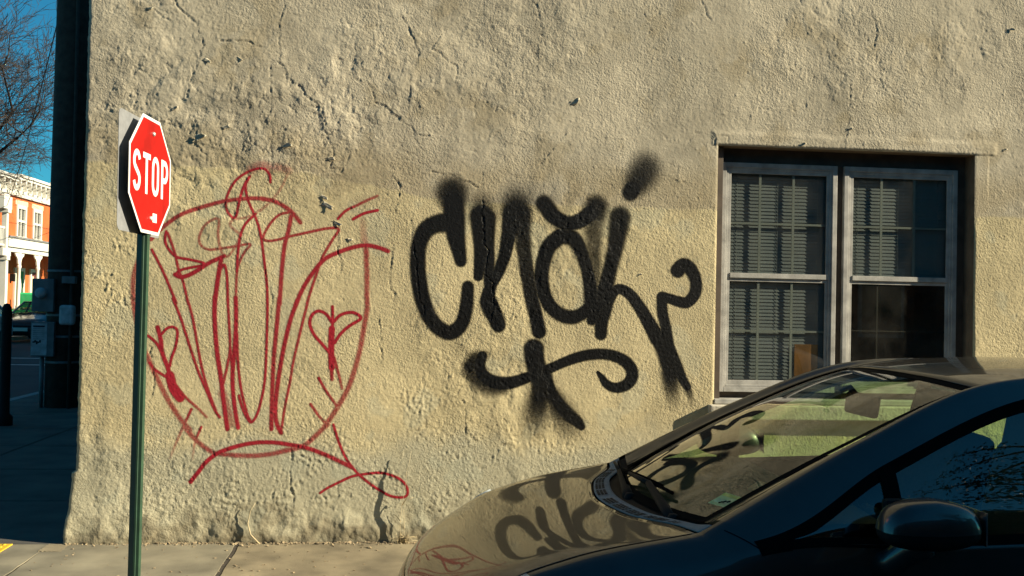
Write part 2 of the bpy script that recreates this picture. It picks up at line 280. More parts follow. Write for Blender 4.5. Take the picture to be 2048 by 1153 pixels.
(0.93,0.93,0.35,[(-0.483,1.427,0.02),(-0.522,1.482,0.02),(-0.573,1.502,0.02),(-0.615,1.471,0.02),(-0.625,1.412,0.02),(-0.594,1.344,0.02),(-0.542,1.286,0.02),(-0.499,1.236,0.02)]),
(0.93,0.93,0.35,[(-0.47,1.436,0.02),(-0.429,1.479,0.02),(-0.362,1.498,0.02),(-0.313,1.481,0.02),(-0.301,1.454,0.02),(-0.369,1.41,0.02),(-0.426,1.356,0.02),(-0.463,1.296,0.02)]),
(0.84,0.56,0.35,[(-0.465,1.202,0.018),(-0.437,1.109,0.018),(-0.408,0.999,0.018)]),
(0.84,0.65,0.35,[(-0.56,1.065,0.018),(-0.51,0.981,0.018),(-0.441,0.888,0.018)]),
(0.74,0.56,0.35,[(-0.608,0.895,0.018),(-0.539,0.803,0.018),(-0.488,0.761,0.018)]),
(0.88,0.84,0.35,[(-0.458,0.764,0.017),(-0.424,0.661,0.017),(-0.374,0.55,0.017),(-0.309,0.463,0.017),(-0.228,0.391,0.017),(-0.147,0.336,0.017),(-0.067,0.297,0.017),(0.013,0.294,0.017),(0.034,0.328,0.017),(0.011,0.384,0.017),(-0.054,0.428,0.017),(-0.15,0.451,0.017),(-0.245,0.443,0.017),(-0.331,0.427,0.017),(-0.409,0.391,0.017),(-0.487,0.351,0.016),(-0.533,0.319,0.016)]),
(0.93,0.79,0.35,[(-1.355,0.389,0.026),(-1.303,0.459,0.026),(-1.259,0.518,0.026),(-1.184,0.577,0.026),(-1.077,0.617,0.026),(-0.962,0.642,0.026),(-0.845,0.646,0.026),(-0.728,0.631,0.027),(-0.626,0.612,0.027),(-0.516,0.573,0.027),(-0.429,0.534,0.027),(-0.333,0.487,0.027)])]
CRACKS=[[(-1.555,3.493),(-1.441,3.384),(-1.365,3.274),(-1.351,3.198),(-1.384,3.07),(-1.419,2.992),(-1.446,2.851)],[(-0.836,3.492),(-0.871,3.375),(-0.867,3.235),(-0.852,3.12),(-0.812,3.019),(-0.722,2.953),(-0.646,2.886),(-0.606,2.823)],[(-0.92,3.078),(-0.909,2.913),(-0.913,2.81),(-0.896,2.632),(-0.901,2.555),(-0.89,2.377)],[(-0.074,3.468),(0.02,3.277),(0.047,3.227),(0.023,3.148)],[(0.187,3.351),(0.124,3.256),(0.216,3.196),(0.294,3.16),(0.296,3.069)],[(-2.005,3.073),(-1.873,3.085),(-1.716,3.111)],[(-0.013,3.068),(-0.01,2.9),(0.055,2.87)],[(0.142,2.439),(0.337,2.407),(0.455,2.346)],[(-0.101,2.417),(-0.061,2.329),(-0.077,2.186)],[(-1.387,2.715),(-1.372,2.614),(-1.39,2.562),(-1.321,2.514)],[(-1.067,2.727),(-1.039,2.627),(-1.001,2.577),(-0.962,2.528)],[(-0.512,2.602),(-0.498,2.532),(-0.521,2.442),(-0.458,2.437)],[(-0.397,2.523),(-0.445,2.418),(-0.558,2.402),(-0.772,2.426)],[(-0.902,2.632),(-0.829,2.673),(-0.779,2.688)],[(-1.199,2.595),(-1.222,2.505),(-1.208,2.455)],[(-0.657,2.847),(-0.581,2.824),(-0.553,2.723)],[(-0.281,3.004),(-0.227,2.891),(-0.123,2.817),(0.007,2.719),(0.111,2.671)],[(-1.241,3.242),(-1.067,3.244),(-0.941,3.192)],[(-1.688,3.435),(-1.601,3.376),(-1.551,3.353)],[(0.017,2.116),(0.031,1.951),(0.053,1.853),(0.07,1.655),(0.112,1.55),(0.122,1.425)],[(0.48,2.447),(0.487,2.263),(0.5,1.997),(0.535,1.932),(0.511,1.781),(0.563,1.699),(0.576,1.567),(0.558,1.467)],[(1.68,2.471),(1.774,2.447),(1.861,2.427)],[(1.807,2.544),(1.819,2.449)],[(-0.464,2.053),(-0.457,1.905),(-0.428,1.775)],[(-0.922,1.763),(-0.87,1.602),(-0.876,1.439)],[(-0.103,1.915),(-0.114,1.717),(-0.08,1.619)],[(3.165,0.757),(3.185,0.689),(3.274,0.724)],[(1.218,1.799),(1.233,1.749)],[(-0.174,1.453),(-0.155,1.19)],[(3.02,3.143),(3.023,2.935),(2.99,2.725)],[(3.157,3.673),(3.214,3.536),(3.19,3.413)],[(0.38,0.934),(0.405,0.835),(0.402,0.67)],[(-0.718,0.598),(-0.729,0.403),(-0.693,0.241)],[(-1.631,1.232),(-1.595,1.04),(-1.614,0.912)],[(0.808,3.618),(0.863,3.419)],[(1.943,3.679),(2.016,3.545)],[(1.03,2.718),(0.865,2.51)],[(2.047,2.758),(2.091,2.657)]]
STAINS=[(-1.241,3.085,0.138),(-1.096,3.027,0.121),(0.016,3.21,0.155),(2.267,3.248,0.207),(2.987,2.933,0.138),(3.563,3.413,0.241),(3.215,3.414,0.103),(-0.389,2.334,0.276),(-0.842,2.4,0.207),(0.636,2.168,0.103),(-1.117,3.222,0.172),(1.53,3.452,0.207),(0.488,2.864,0.207),(-1.663,2.42,0.207),(1.106,2.3,0.276),(1.933,2.31,0.172),(2.654,3.508,0.172)]
ROUGH=[(0.135,0.833,0.207,0.276),(0.469,0.637,0.379,0.155),(-1.148,0.698,0.207,0.086),(-0.729,0.403,0.379,0.276),(-0.345,0.437,0.345,0.241),(-1.201,0.274,0.414,0.241),(0.311,0.307,0.276,0.207),(-0.544,0.696,0.207,0.138),(-1.512,0.242,0.172,0.207),(0.228,1.064,0.207,0.172),(-1.86,1.676,0.207,0.414),(0.668,0.672,0.414,0.138)]
FLAKES=[(-0.555,2.247,0.076),(-0.531,2.192,0.117),(1.093,2.94,0.09),(-1.32,3.108,0.069),(-0.464,2.076,0.083),(-1.355,2.609,0.103),(-1.192,2.681,0.076),(-0.798,2.575,0.076),(-1.516,2.788,0.062),(3.025,2.837,0.048),(4.199,3.586,0.062),(4.166,2.734,0.041),(2.685,2.713,0.055),(1.561,1.793,0.034),(-0.516,2.501,0.069),(-0.381,1.973,0.048),(-1.115,3.124,0.048),(-1.689,3.427,0.055)]
# ------------------------------------------------------------------ stuccoed corner building
WX0, WX1, WH = -2.075, 14.0, 7.4
HX1, HZ1, STEP = 4.760, 3.955, 0.007
OX0, OX1, OZ0, OZ1 = 2.088, 3.945, 0.93, 2.69        # window opening
bld = empty('stucco_building', (WX0, 0, 0), 'cream stucco building with peeling paint and spray painted tags at the street corner', 'building')
def wall_height(x, z):
    """relief of the stucco, metres towards the street"""
    h = 0.006*fbm(x, z, 1.1, 3, 2) + 0.0008*fbm(x, z, 5.0, 11, 3)
    up = sstep(1.9, 2.5, z)
    wv = fbm(x, z, 0.9, 77, 3)
    h += 0.0005*fbm(x+0.02*wv, z*1.25, 17.0, 23, 3)*(0.7+0.8*np.clip(wv, -0.6, 1))
    grain = fbm(x, z, 48.0, 31, 2, 0.6)
    h += 0.0010*grain*(0.7+0.9*np.clip(fbm(x, z, 2.2, 41, 2), -0.5, 1))
    # comb / trowel strokes on the upper coat
    h += 0.0005*up*fbm(x*0.7+z*0.5, z*1.0-x*0.7, 14.0, 57, 3)
    # shells of old paint: stepped edges
    zone = np.clip(np.exp(-(((x+1.05)/0.85)**2+((z-2.72)/0.42)**2))*1.25 + 0.55*sstep(0.05, 0.4, fbm(x, z, 0.8, 5, 2)), 0, 1)
    pn = fbm(x, z, 4.2, 61, 4, 0.55)
    for lv in (-0.18, 0.12, 0.36): h += zone*0.0024*sstep(lv-0.006, lv+0.006, pn)
    pn2 = fbm(x, z, 11.0, 67, 4, 0.6)
    h -= zone*0.0030*sstep(0.50, 0.515, pn2)
    # crumbly patches
    rm = np.zeros_like(x)
    for (rx, rz, ra, rb) in ROUGH: rm = np.maximum(rm, np.exp(-(((x-rx)/ra)**2+((z-rz)/rb)**2)))
    rm = np.maximum(rm, 0.5*sstep(0.9, 0.2, z)*sstep(0.05, 0.4, fbm(x, z, 2.1, 87, 3)))
    rm = np.clip(rm*1.3*sstep(-0.35, 0.35, fbm(x, z, 6.0, 71, 3)), 0, 1)
    h += rm*(0.0030*(0.55-worley(x+0.010*fbm(x, z, 24, 3, 2), z+0.010*fbm(x, z, 24, 29, 2), 52.0, 5)) + 0.0016*grain + 0.0026*fbm(x, z, 34, 19, 3))
    # scattered small pits and pimples all over
    h += 0.0022*np.clip(fbm(x, z, 36.0, 101, 2)-0.5, 0, 1)*2 - 0.0024*np.clip(fbm(x, z, 30.0, 131, 2)-0.58, 0, 1)*2
    # cracks
    for c in CRACKS:
        d = np.full(x.shape, 9.0)
        cx = np.array([p[0] for p in c]); cz = np.array([p[1] for p in c])
        sel = (x > cx.min()-0.06) & (x < cx.max()+0.06) & (z > cz.min()-0.06) & (z < cz.max()+0.06)
        xs, zs = x[sel], z[sel]
        if xs.size == 0: continue
        wob = 0.014*fbm(xs, zs, 14, 9, 3)
        dd = np.full(xs.shape, 9.0); sg = np.zeros(xs.shape)
        for i in range(len(c)-1):
            ax, az = c[i]; bx, bz = c[i+1]; L = (bx-ax)**2+(bz-az)**2+1e-9
            t = np.clip(((xs-ax)*(bx-ax)+(zs-az)*(bz-az))/L, 0, 1)
            d1 = np.hypot(xs+wob-(ax+t*(bx-ax)), zs+wob-(az+t*(bz-az)))
            s1 = ((xs+wob-ax)*(bz-az)-(zs+wob-az)*(bx-ax)) < 0
            sg = np.where(d1 < dd, s1, sg); dd = np.minimum(dd, d1)
        var = 0.5+0.5*sstep(-0.3, 0.3, fbm(xs, zs, 7.0, 15, 2))
        hs = h[sel]; hs = hs - 0.0065*var*(1-sstep(0.001, 0.0075, dd)) + 0.0036*sg*var*np.exp(-dd/0.016); h[sel] = hs
    # fine connected crazing of the skim coat, only here and there
    wx_ = x+0.05*fbm(x, z, 5, 501, 3); wz_ = z+0.05*fbm(x, z, 5, 511, 3)
    f1 = worley(wx_, wz_, 3.1, 21); f1b = worley(wx_+0.012, wz_+0.004, 3.1, 21)
    ridge = np.abs(fbm(wx_, wz_*0.8, 2.3, 521, 3)); cm = sstep(0.1, 0.45, fbm(x, z, 1.1, 531, 2))*(0.35+0.65*up)
    line = 1-sstep(0.0, 0.011, ridge)
    h -= 0.0042*cm*line
    # base flare and the lumpy foot
    h += 0.030*sstep(0.45, 0.0, z)*sstep(-1.2, -2.0, x) + 0.014*sstep(0.30, 0.0, z) + sstep(0.35, 0.0, z)*0.012*fbm(x, z, 7.0, 201, 3)
    # raised plaster band over the window
    band = sstep(2.690, 2.694, z)*(1-sstep(2.755, 2.80, z+0.012*fbm(x, z, 5, 209, 2)))*sstep(2.03, 2.07, x)*(1-sstep(4.08, 4.12, x))
    h += 0.006*band
    # broad vertical join left of the post
    h += 0.005*(sstep(-1.96, -1.88, x+0.03*fbm(x, z, 2.5, 301, 2)))*sstep(1.2, 0.8, z)
    return h
def wall_colour(x, z):
    n1 = fbm(x, z, 1.6, 401, 4); n2 = fbm(x, z, 7.0, 411, 3); n3 = fbm(x, z, 30., 421, 2)
    cream = np.array([0.525, 0.442, 0.262]); grey = np.array([0.445, 0.392, 0.288]); low = np.array([0.43, 0.40, 0.285]); brown = np.array([0.30, 0.245, 0.15]); dirt = np.array([0.10, 0.085, 0.055])
    stk = fbm(x*5.0, z*0.55, 1.6, 431, 4); rep = sstep(0.02, 0.06, fbm(x, z, 0.9, 471, 4))-sstep(0.22, 0.25, fbm(x, z, 1.5, 481, 4))
    zb = np.interp(x, [-2.1, -0.7, -0.2, 0.25, 4.8], [2.43, 2.41, 2.33, 2.24, 2.262])
    up = sstep(-0.012, 0.012, z-zb+0.012*n2)
    c = cream[None, None]*(1+0.13*n1+0.07*n2+0.06*stk)[..., None]
    g = grey[None, None]*(1+0.15*n1+0.11*n2+0.08*stk+0.08*rep)[..., None]
    c = c*(1-up[..., None]) + g*up[..., None]
    bandm = up*(1-sstep(0.15, 0.36, z-zb+0.08*n1))*0.6*sstep(-0.5, 0.3, n1+0.3)
    c = c*(1-bandm[..., None]) + brown*bandm[..., None]*1.15
    dn = sstep(0.80, 0.52, z+0.10*n1+0.05*n2)*0.9
    c = c*(1-dn[..., None]) + low*(1+0.08*n1)[..., None]*dn[..., None]
    st = np.zeros_like(x)
    for (sx, sz, sr) in STAINS: st = np.maximum(st, np.exp(-((x-sx)**2+(1.4*(z-sz))**2)/(sr*1.1)**2))
    st = np.clip(st*sstep(-0.35, 0.35, n2+0.4*n1), 0, 1)*0.65
    st = np.maximum(st, 0.45*up*sstep(0.35, 0.75, fbm(x, z, 2.6, 441, 4)))
    c = c*(1-st[..., None]) + brown*st[..., None]
    d = sstep(0.25, 0.0, z+0.11*n2+0.06*n1)*0.85
    c = c*(1-d[..., None]) + dirt*2.1*d[..., None]
    bl = 0.25*sstep(0.35, 0.6, fbm(x, z, 3.0, 461, 3))*(1-up)
    c = c*(1-bl[..., None]) + np.array([0.40, 0.42, 0.33])*bl[..., None]
    return np.clip(c*(1+0.05*n3)[..., None], 0.02, 0.8)
def stucco_material(name, film=False):
    m, t, b, out = nodes(name)
    tc = N(t, 'ShaderNodeTexCoord')
    n1 = N(t, 'ShaderNodeTexNoise'); n1.inputs['Scale'].default_value = 130; n1.inputs['Detail'].default_value = 4; n1.inputs['Roughness'].default_value = 0.6
    n2 = N(t, 'ShaderNodeTexNoise'); n2.inputs['Scale'].default_value = 75; n2.inputs['Detail'].default_value = 5
    for n in (n1, n2): t.links.new(tc.outputs['Object'], n.inputs['Vector'])
    add = N(t, 'ShaderNodeMath', operation='MULTIPLY_ADD'); add.inputs[1].default_value = 0.45
    t.links.new(n1.outputs['Fac'], add.inputs[0]); t.links.new(n2.outputs['Fac'], add.inputs[2])
    bp = N(t, 'ShaderNodeBump'); bp.inputs['Strength'].default_value = 0.9; bp.inputs['Distance'].default_value = 0.0026 if film else 0.0056
    n3 = N(t, 'ShaderNodeTexNoise'); n3.inputs['Scale'].default_value = 1.7; n3.inputs['Detail'].default_value = 5; t.links.new(tc.outputs['Object'], n3.inputs['Vector'])
    m3 = N(t, 'ShaderNodeMapRange'); m3.inputs[1].default_value = 0.38; m3.inputs[2].default_value = 0.62; m3.inputs[3].default_value = 0.35; m3.inputs[4].default_value = 1.0
    t.links.new(n3.outputs['Fac'], m3.inputs[0]); t.links.new(m3.outputs[0], bp.inputs['Strength'])
    t.links.new(add.outputs[0], bp.inputs['Height']); t.links.new(bp.outputs[0], b.inputs['Normal'])
    if not film:
        at = N(t, 'ShaderNodeAttribute'); at.attribute_name = 'tone'
        mr = N(t, 'ShaderNodeMapRange'); mr.inputs[1].default_value = 0.3; mr.inputs[2].default_value = 0.7; mr.inputs[3].default_value = 0.90; mr.inputs[4].default_value = 1.08
        t.links.new(n1.outputs['Fac'], mr.inputs[0])
        mx = N(t, 'ShaderNodeMix', data_type='RGBA', blend_type='MULTIPLY'); mx.inputs[0].default_value = 1
        t.links.new(at.outputs['Color'], mx.inputs[6]); t.links.new(mr.outputs[0], mx.inputs[7]); t.links.new(mx.outputs[2], b.inputs['Base Color'])
        b.inputs['Roughness'].default_value = 0.92; b.inputs['Specular IOR Level'].default_value = 0.15
    else:
        col, rough, spec = film
        b.inputs['Base Color'].default_value = (*col, 1); b.inputs['Roughness'].default_value = rough; b.inputs['Specular IOR Level'].default_value = spec
        at = N(t, 'ShaderNodeAttribute'); at.attribute_name = 'cover'
        sp = N(t, 'ShaderNodeTexNoise'); sp.inputs['Scale'].default_value = 260; sp.inputs['Detail'].default_value = 2
        t.links.new(tc.outputs['Object'], sp.inputs['Vector'])
        sm = N(t, 'ShaderNodeMath', operation='SUBTRACT'); sm.inputs[1].default_value = 0.5; t.links.new(sp.outputs['Fac'], sm.inputs[0])
        s2 = N(t, 'ShaderNodeMath', operation='MULTIPLY_ADD'); s2.inputs[1].default_value = 2.0; t.links.new(sm.outputs[0], s2.inputs[0]); t.links.new(at.outputs['Fac'], s2.inputs[2])
        # speckle only where the spray is thin
        mr = N(t, 'ShaderNodeMapRange', interpolation_type='SMOOTHSTEP'); mr.inputs[1].default_value = 0.08; mr.inputs[2].default_value = 0.92; t.links.new(s2.outputs[0], mr.inputs[0])
        av = N(t, 'ShaderNodeMath', operation='MULTIPLY_ADD'); av.inputs[1].default_value = 0.5; t.links.new(mr.outputs[0], av.inputs[0])
        hf = N(t, 'ShaderNodeMath', operation='MULTIPLY'); hf.inputs[1].default_value = 0.5; t.links.new(at.outputs['Fac'], hf.inputs[0]); t.links.new(hf.outputs[0], av.inputs[2])
        gt = N(t, 'ShaderNodeMath', operation='MULTIPLY'); t.links.new(av.outputs[0], gt.inputs[0])
        g2 = N(t, 'ShaderNodeMapRange'); g2.inputs[1].default_value = 0.02; g2.inputs[2].default_value = 0.12; t.links.new(at.outputs['Fac'], g2.inputs[0]); t.links.new(g2.outputs[0], gt.inputs[1])
        tr = N(t, 'ShaderNodeBsdfTransparent'); mx = N(t, 'ShaderNodeMixShader')
        t.links.new(gt.outputs[0], mx.inputs[0]); t.links.new(tr.outputs[0], mx.inputs[1]); t.links.new(b.outputs[0], mx.inputs[2]); t.links.new(mx.outputs[0], out.inputs[0])
    return m
M_STUCCO = stucco_material('stucco')
def np_mesh(name, verts, quads, mat, parent, attr=None, attr_type='FLOAT_COLOR', smooth=True):
    me = bpy.data.meshes.new(name); nv, nf = len(verts), len(quads)
    me.vertices.add(nv); me.vertices.foreach_set('co', verts.astype(np.float32).ravel())
    me.loops.add(nf*4); me.loops.foreach_set('vertex_index', quads.astype(np.int32).ravel())
    me.polygons.add(nf); me.polygons.foreach_set('loop_start', np.arange(0, nf*4, 4, dtype=np.int32)); me.polygons.foreach_set('loop_total', np.full(nf, 4, dtype=np.int32))
    if smooth: me.polygons.foreach_set('use_smooth', np.ones(nf, dtype=bool))
    if attr is not None:
        an, av = attr
        a = me.attributes.new(an, attr_type, 'POINT')
        a.data.foreach_set('color' if attr_type == 'FLOAT_COLOR' else 'value', av.astype(np.float32).ravel())
    me.materials.append(mat); me.update(calc_edges=True); me.validate()
    return link_mesh(name, me, parent)
def grid(xs, zs):
    X, Z = np.meshgrid(xs, zs); return X, Z
nx, nz = int(round((HX1-WX0)/STEP))+1, int(round((HZ1+0.035)/STEP))+1
gx = WX0 + STEP*np.arange(nx); gz = -0.035 + STEP*np.arange(nz)
GX, GZ = grid(gx, gz)
GH = wall_height(GX, GZ)
# ease the relief out at the edges of the opening and round the building's corner
edge = np.maximum(np.maximum(OX0-GX, GX-OX1), np.maximum(OZ0-GZ, GZ-OZ1))
GH = np.where(edge < 0.10, np.maximum(GH, -0.002), GH)
GH = np.where(edge < 0.012, GH*sstep(-0.004, 0.012, edge)-0.004*(1-sstep(-0.004, 0.012, edge)), GH)
tcor = np.clip((WX0+0.03-GX)/0.03, 0, 1)
GH = GH - 0.03*(1-np.sqrt(np.clip(1-tcor**2, 0, 1)))
shift = (0.026*sstep(0.455, 0.44, GZ+0.006*fbm(GX*0, GZ, 9, 5, 2)) + 0.028*sstep(0.42, 0.0, GZ) + 0.004*fbm(GX*0, GZ, 7, 8, 3) + 0.003*fbm(GX*0, GZ, 30, 18, 2))*sstep(WX0+0.14, WX0, GX)
PX = GX - shift
def quads_of(nx, nz, keep=None):
    i = np.arange(nx-1); j = np.arange(nz-1); I, J = np.meshgrid(i, j)
    a = J*nx+I; q = np.stack([a, a+1, a+1+nx, a+nx], -1)
    return q[keep] if keep is not None else q.reshape(-1, 4)
cxm = (GX[:-1, :-1]+GX[1:, 1:])/2; czm = (GZ[:-1, :-1]+GZ[1:, 1:])/2
keep = ~((cxm > OX0) & (cxm < OX1) & (czm > OZ0) & (czm < OZ1))
verts = np.stack([PX, -GH, GZ], -1).reshape(-1, 3)
tone = np.concatenate([wall_colour(GX, GZ), np.ones(GX.shape+(1,))], -1).reshape(-1, 4)
np_mesh('wall', verts, quads_of(nx, nz, keep), M_STUCCO, bld, ('tone', tone))
# coarser wall above and to the right, then the plain flank, roof and back
def coarse_wall(x0, x1, z0, z1, st):
    xs = np.linspace(x0, x1, int((x1-x0)/st)+2); zs = np.linspace(z0, z1, int((z1-z0)/st)+2); X, Z = grid(xs, zs); Hh = wall_height(X, Z)
    Hh = np.where((X > HX1-0.01) | True, Hh, Hh)
    v = np.stack([X, -Hh, Z], -1).reshape(-1, 3)
    np_mesh('wall', v, quads_of(len(xs), len(zs)), M_STUCCO, bld, ('tone', np.concatenate([wall_colour(X, Z), np.ones(X.shape+(1,))], -1).reshape(-1, 4)))
coarse_wall(WX0, HX1-0.003, HZ1-0.003, WH, 0.03); coarse_wall(HX1-0.003, WX1, -0.035, WH, 0.03)
m_flank = pmat('old_brick_flank', (0.22, 0.12, 0.08), 0.9, var=0.3, vs=8, bump=0.004, bs=40)
MB().box(WX0+0.002, WX1, 0.6, 29, -0.1, WH).box(WX0+0.001, WX0+0.25, 0.03, 0.6, -0.1, WH).box(WX0+0.25, OX0-0.25, 0.35, 0.6, -0.1, WH).box(OX1+0.25, WX1-0.01, 0.35, 0.6, -0.1, WH).box(OX0-0.25, OX1+0.25, 0.35, 0.6, 2.95, WH).box(OX0-0.25, OX1+0.25, 0.35, 0.6, -0.1, 0.7).build('side_wall', m_flank, bld)
m_roof = pmat('roof_felt', (0.06, 0.06, 0.06), 0.9)
MB().box(WX0-0.06, WX1, -0.08, 29.1, WH, WH+0.12).build('roof_coping', m_roof, bld)
# reveals of the opening
m_rev = pmat('reveal_paint', (0.15, 0.11, 0.07), 0.9, var=0.25, vs=9, bump=0.003, bs=70)
D0 = 0.0045
MB().box(OX0-0.04, OX0+0.0, D0, 0.34, OZ0-0.05, OZ1+0.04).box(OX1, OX1+0.04, D0, 0.34, OZ0-0.05, OZ1+0.04).box(OX0, OX1, D0, 0.34, OZ1, OZ1+0.04).build('window_reveal', m_rev, bld)
# ---- spray paint
def paint_film(name, strokes, mat, label):
    f = 2; st = STEP/f
    fx = WX0 + st*np.arange((nx-1)*f+1); fz = -0.035 + st*np.arange((nz-1)*f+1)
    cov = np.zeros((len(fz), len(fx)), dtype=np.float32)
    for o0, o1, soft, pts in strokes:
        # resample the centre line smoothly
        P = np.array(pts); n = len(P)
        T = np.linspace(0, n-1, (n-1)*8+1); i = np.clip(T.astype(int), 0, n-2); t = (T-i)[:, None]
        p0 = P[np.clip(i-1, 0, n-1)]; p1 = P[i]; p2 = P[i+1]; p3 = P[np.clip(i+2, 0, n-1)]
        Q = 0.5*((2*p1)+(-p0+p2)*t+(2*p0-5*p1+4*p2-p3)*t*t+(-p0+3*p1-3*p2+p3)*t**3)
        for k in range(len(Q)-1):
            (ax, az, aw), (bx, bz, bw) = Q[k], Q[k+1]
            R = max(aw, bw)*(0.5+soft*0.8)+0.02
            i0 = max(0, int((min(ax, bx)-R-WX0)/st)); i1 = min(len(fx), int((max(ax, bx)+R-WX0)/st)+2)
            j0 = max(0, int((min(az, bz)-R+0.035)/st)); j1 = min(len(fz), int((max(az, bz)+R+0.035)/st)+2)
            if i1 <= i0 or j1 <= j0: continue
            X, Z = np.meshgrid(fx[i0:i1], fz[j0:j1])
            L = (bx-ax)**2+(bz-az)**2+1e-9; t = np.clip(((X-ax)*(bx-ax)+(Z-az)*(bz-az))/L, 0, 1)
            d = np.hypot(X-ax-t*(bx-ax), Z-az-t*(bz-az)); wd = aw+t*(bw-aw)
            op = o0+(o1-o0)*(k+t)/(len(Q)-1)
            soft_ = min(1.0, soft*1.45); c = op*(1-sstep(0.5-soft_*0.42, 0.5+soft_*0.5, d/wd))
            c = np.maximum(c, op*0.20*np.exp(-np.clip(d/wd-0.45, 0, 9)*7/(0.6+soft)))
            sub = cov[j0:j1, i0:i1]; np.maximum(sub, c, out=sub)
    X, Z = np.meshgrid(fx, fz)
    keepv = cov > 0.035
    kq = keepv[:-1, :-1] | keepv[1:, :-1] | keepv[:-1, 1:] | keepv[1:, 1:]
    q = quads_of(len(fx), len(fz), kq)
    used = np.unique(q); remap = np.full(cov.size, -1, dtype=np.int64); remap[used] = np.arange(len(used))
    # relief of the wall grid, bilinear
    J, I = np.divmod(used, len(fx)); gi = np.clip(I//f, 0, nx-2); gj = np.clip(J//f, 0, nz-2); u = I/f-gi; v = J/f-gj
    def bil(A): return A[gj, gi]*(1-u)*(1-v)+A[gj, gi+1]*u*(1-v)+A[gj+1, gi]*(1-u)*v+A[gj+1, gi+1]*u*v
    vv = np.stack([bil(PX), -(bil(GH)+0.0011), fz[J]], -1)
    o = np_mesh(name, vv, remap[q], mat, bld, ('cover', cov.ravel()[used]), 'FLOAT')
    o['label'] = label
    return o
paint_film('graffiti', RED_STROKES, stucco_material('red_spray_paint', ((0.33, 0.012, 0.025), 0.75, 0.2)), 'thin crimson spray painted scribble of looping lines, hearts and a rounded outline')
paint_film('graffiti', BLACK_STROKES, stucco_material('black_spray_paint', ((0.005, 0.005, 0.005), 0.5, 0.2)), 'thick black spray painted letters with an arrow flourish underneath')
# ---- curled flakes of old paint
rng = random.Random(4)
m_flake = pmat('flake_paint', (0.55, 0.49, 0.36), 0.8, var=0.15, vs=40)
for (fx_, fz_, fr_) in FLAKES:
    n, mN = 7, 5; vs = []; fs = []
    a = rng.uniform(-0.6, 0.6); asp = rng.uniform(0.35, 0.6); lift = rng.uniform(0.08, 0.2)*fr_
    base = -float(wall_height(np.array([[fx_]]), np.array([[fz_]]))[0, 0])
    for i in range(n):
        for j in range(mN):
            u_ = i/(n-1)*2-1; v_ = j/(mN-1)*2-1
            rr = 0.34*fr_*(1+0.25*math.sin(3*u_+2*v_+fx_*9))
            px = u_*rr; pz = v_*rr*asp*(1-0.35*u_*u_)
            out = lift*max(0, (u_+1)/2)**2 + 0.003 + 0.003*math.sin(5*v_+fx_*20)
            vs.append((fx_+px*math.cos(a)-pz*math.sin(a), base-out, fz_+px*math.sin(a)+pz*math.cos(a)))
    for i in range(n-1):
        for j in range(mN-1): k = i*mN+j; fs.append((k, k+mN, k+mN+1, k+1))
    o = add_mesh('paint_flake', vs, fs, m_flake, bld, True)
    md = o.modifiers.new('thickness', 'SOLIDIFY'); md.thickness = 0.0015
# ------------------------------------------------------------------ the pair of sash windows
m_alu = pmat('window_aluminium', (0.36, 0.345, 0.31), 0.55, var=0.28, vs=12, bump=0.0006, bs=90)
m_cas = pmat('casing_brown', (0.085, 0.062, 0.042), 0.7, var=0.3, vs=10)
m_mun = pmat('muntin_white', (0.55, 0.54, 0.48), 0.6, var=0.1)
m_sill = pmat('sill_stone', (0.46, 0.42, 0.34), 0.9, var=0.25, vs=14, bump=0.005, bs=50)
m_pane = glass_mat('window_pane', (0.56, 0.60, 0.575), 1.5, 0.0, 0.07)
m_blind = pmat('blind_slat', (0.36, 0.37, 0.37), 0.6, var=0.10)
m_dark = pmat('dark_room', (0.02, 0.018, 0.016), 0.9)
MB().box(OX0-0.02, OX1+0.02, 0.130, 0.18, OZ0-0.0, 1.00).box(OX0-0.02, OX1+0.02, 0.130, 0.18, 2.59, OZ1+0.01).box(OX0-0.02, 2.150, 0.130, 0.18, 1.0, 2.59).box(2.985, 3.035, 0.130, 0.18, 1.0, 2.59).box(3.875, OX1+0.02, 0.130, 0.18, 1.0, 2.59).box(OX0+0.002, OX0+0.055, 0.05, 0.125, OZ0, OZ1-0.002).build('window_casing', m_cas, bld, bevel=0.002)
MB().box(OX0+0.002, OX1-0.002, -0.012, 0.108, OZ0-0.004, 0.958).build('window_board', m_alu, bld, bevel=0.004)
sill = MB().box(2.045, 3.99, -0.075, 0.10, 0.825, 0.922)
so_ = sill.build('window_sill', m_sill, bld, bevel=0.012, seg=3)
MB().box(OX0-0.25, OX0-0.24, 0.25, 1.9, 0.6, 2.9).box(OX1+0.24, OX1+0.25, 0.25, 1.9, 0.6, 2.9).box(OX0-0.25, OX1+0.25, 1.9, 1.91, 0.6, 2.9).box(OX0-0.25, OX1+0.25, 0.25, 1.9, 2.9, 2.91).box(OX0-0.25, OX1+0.25, 0.25, 1.9, 0.59, 0.60).build('room_lining', m_dark, bld)
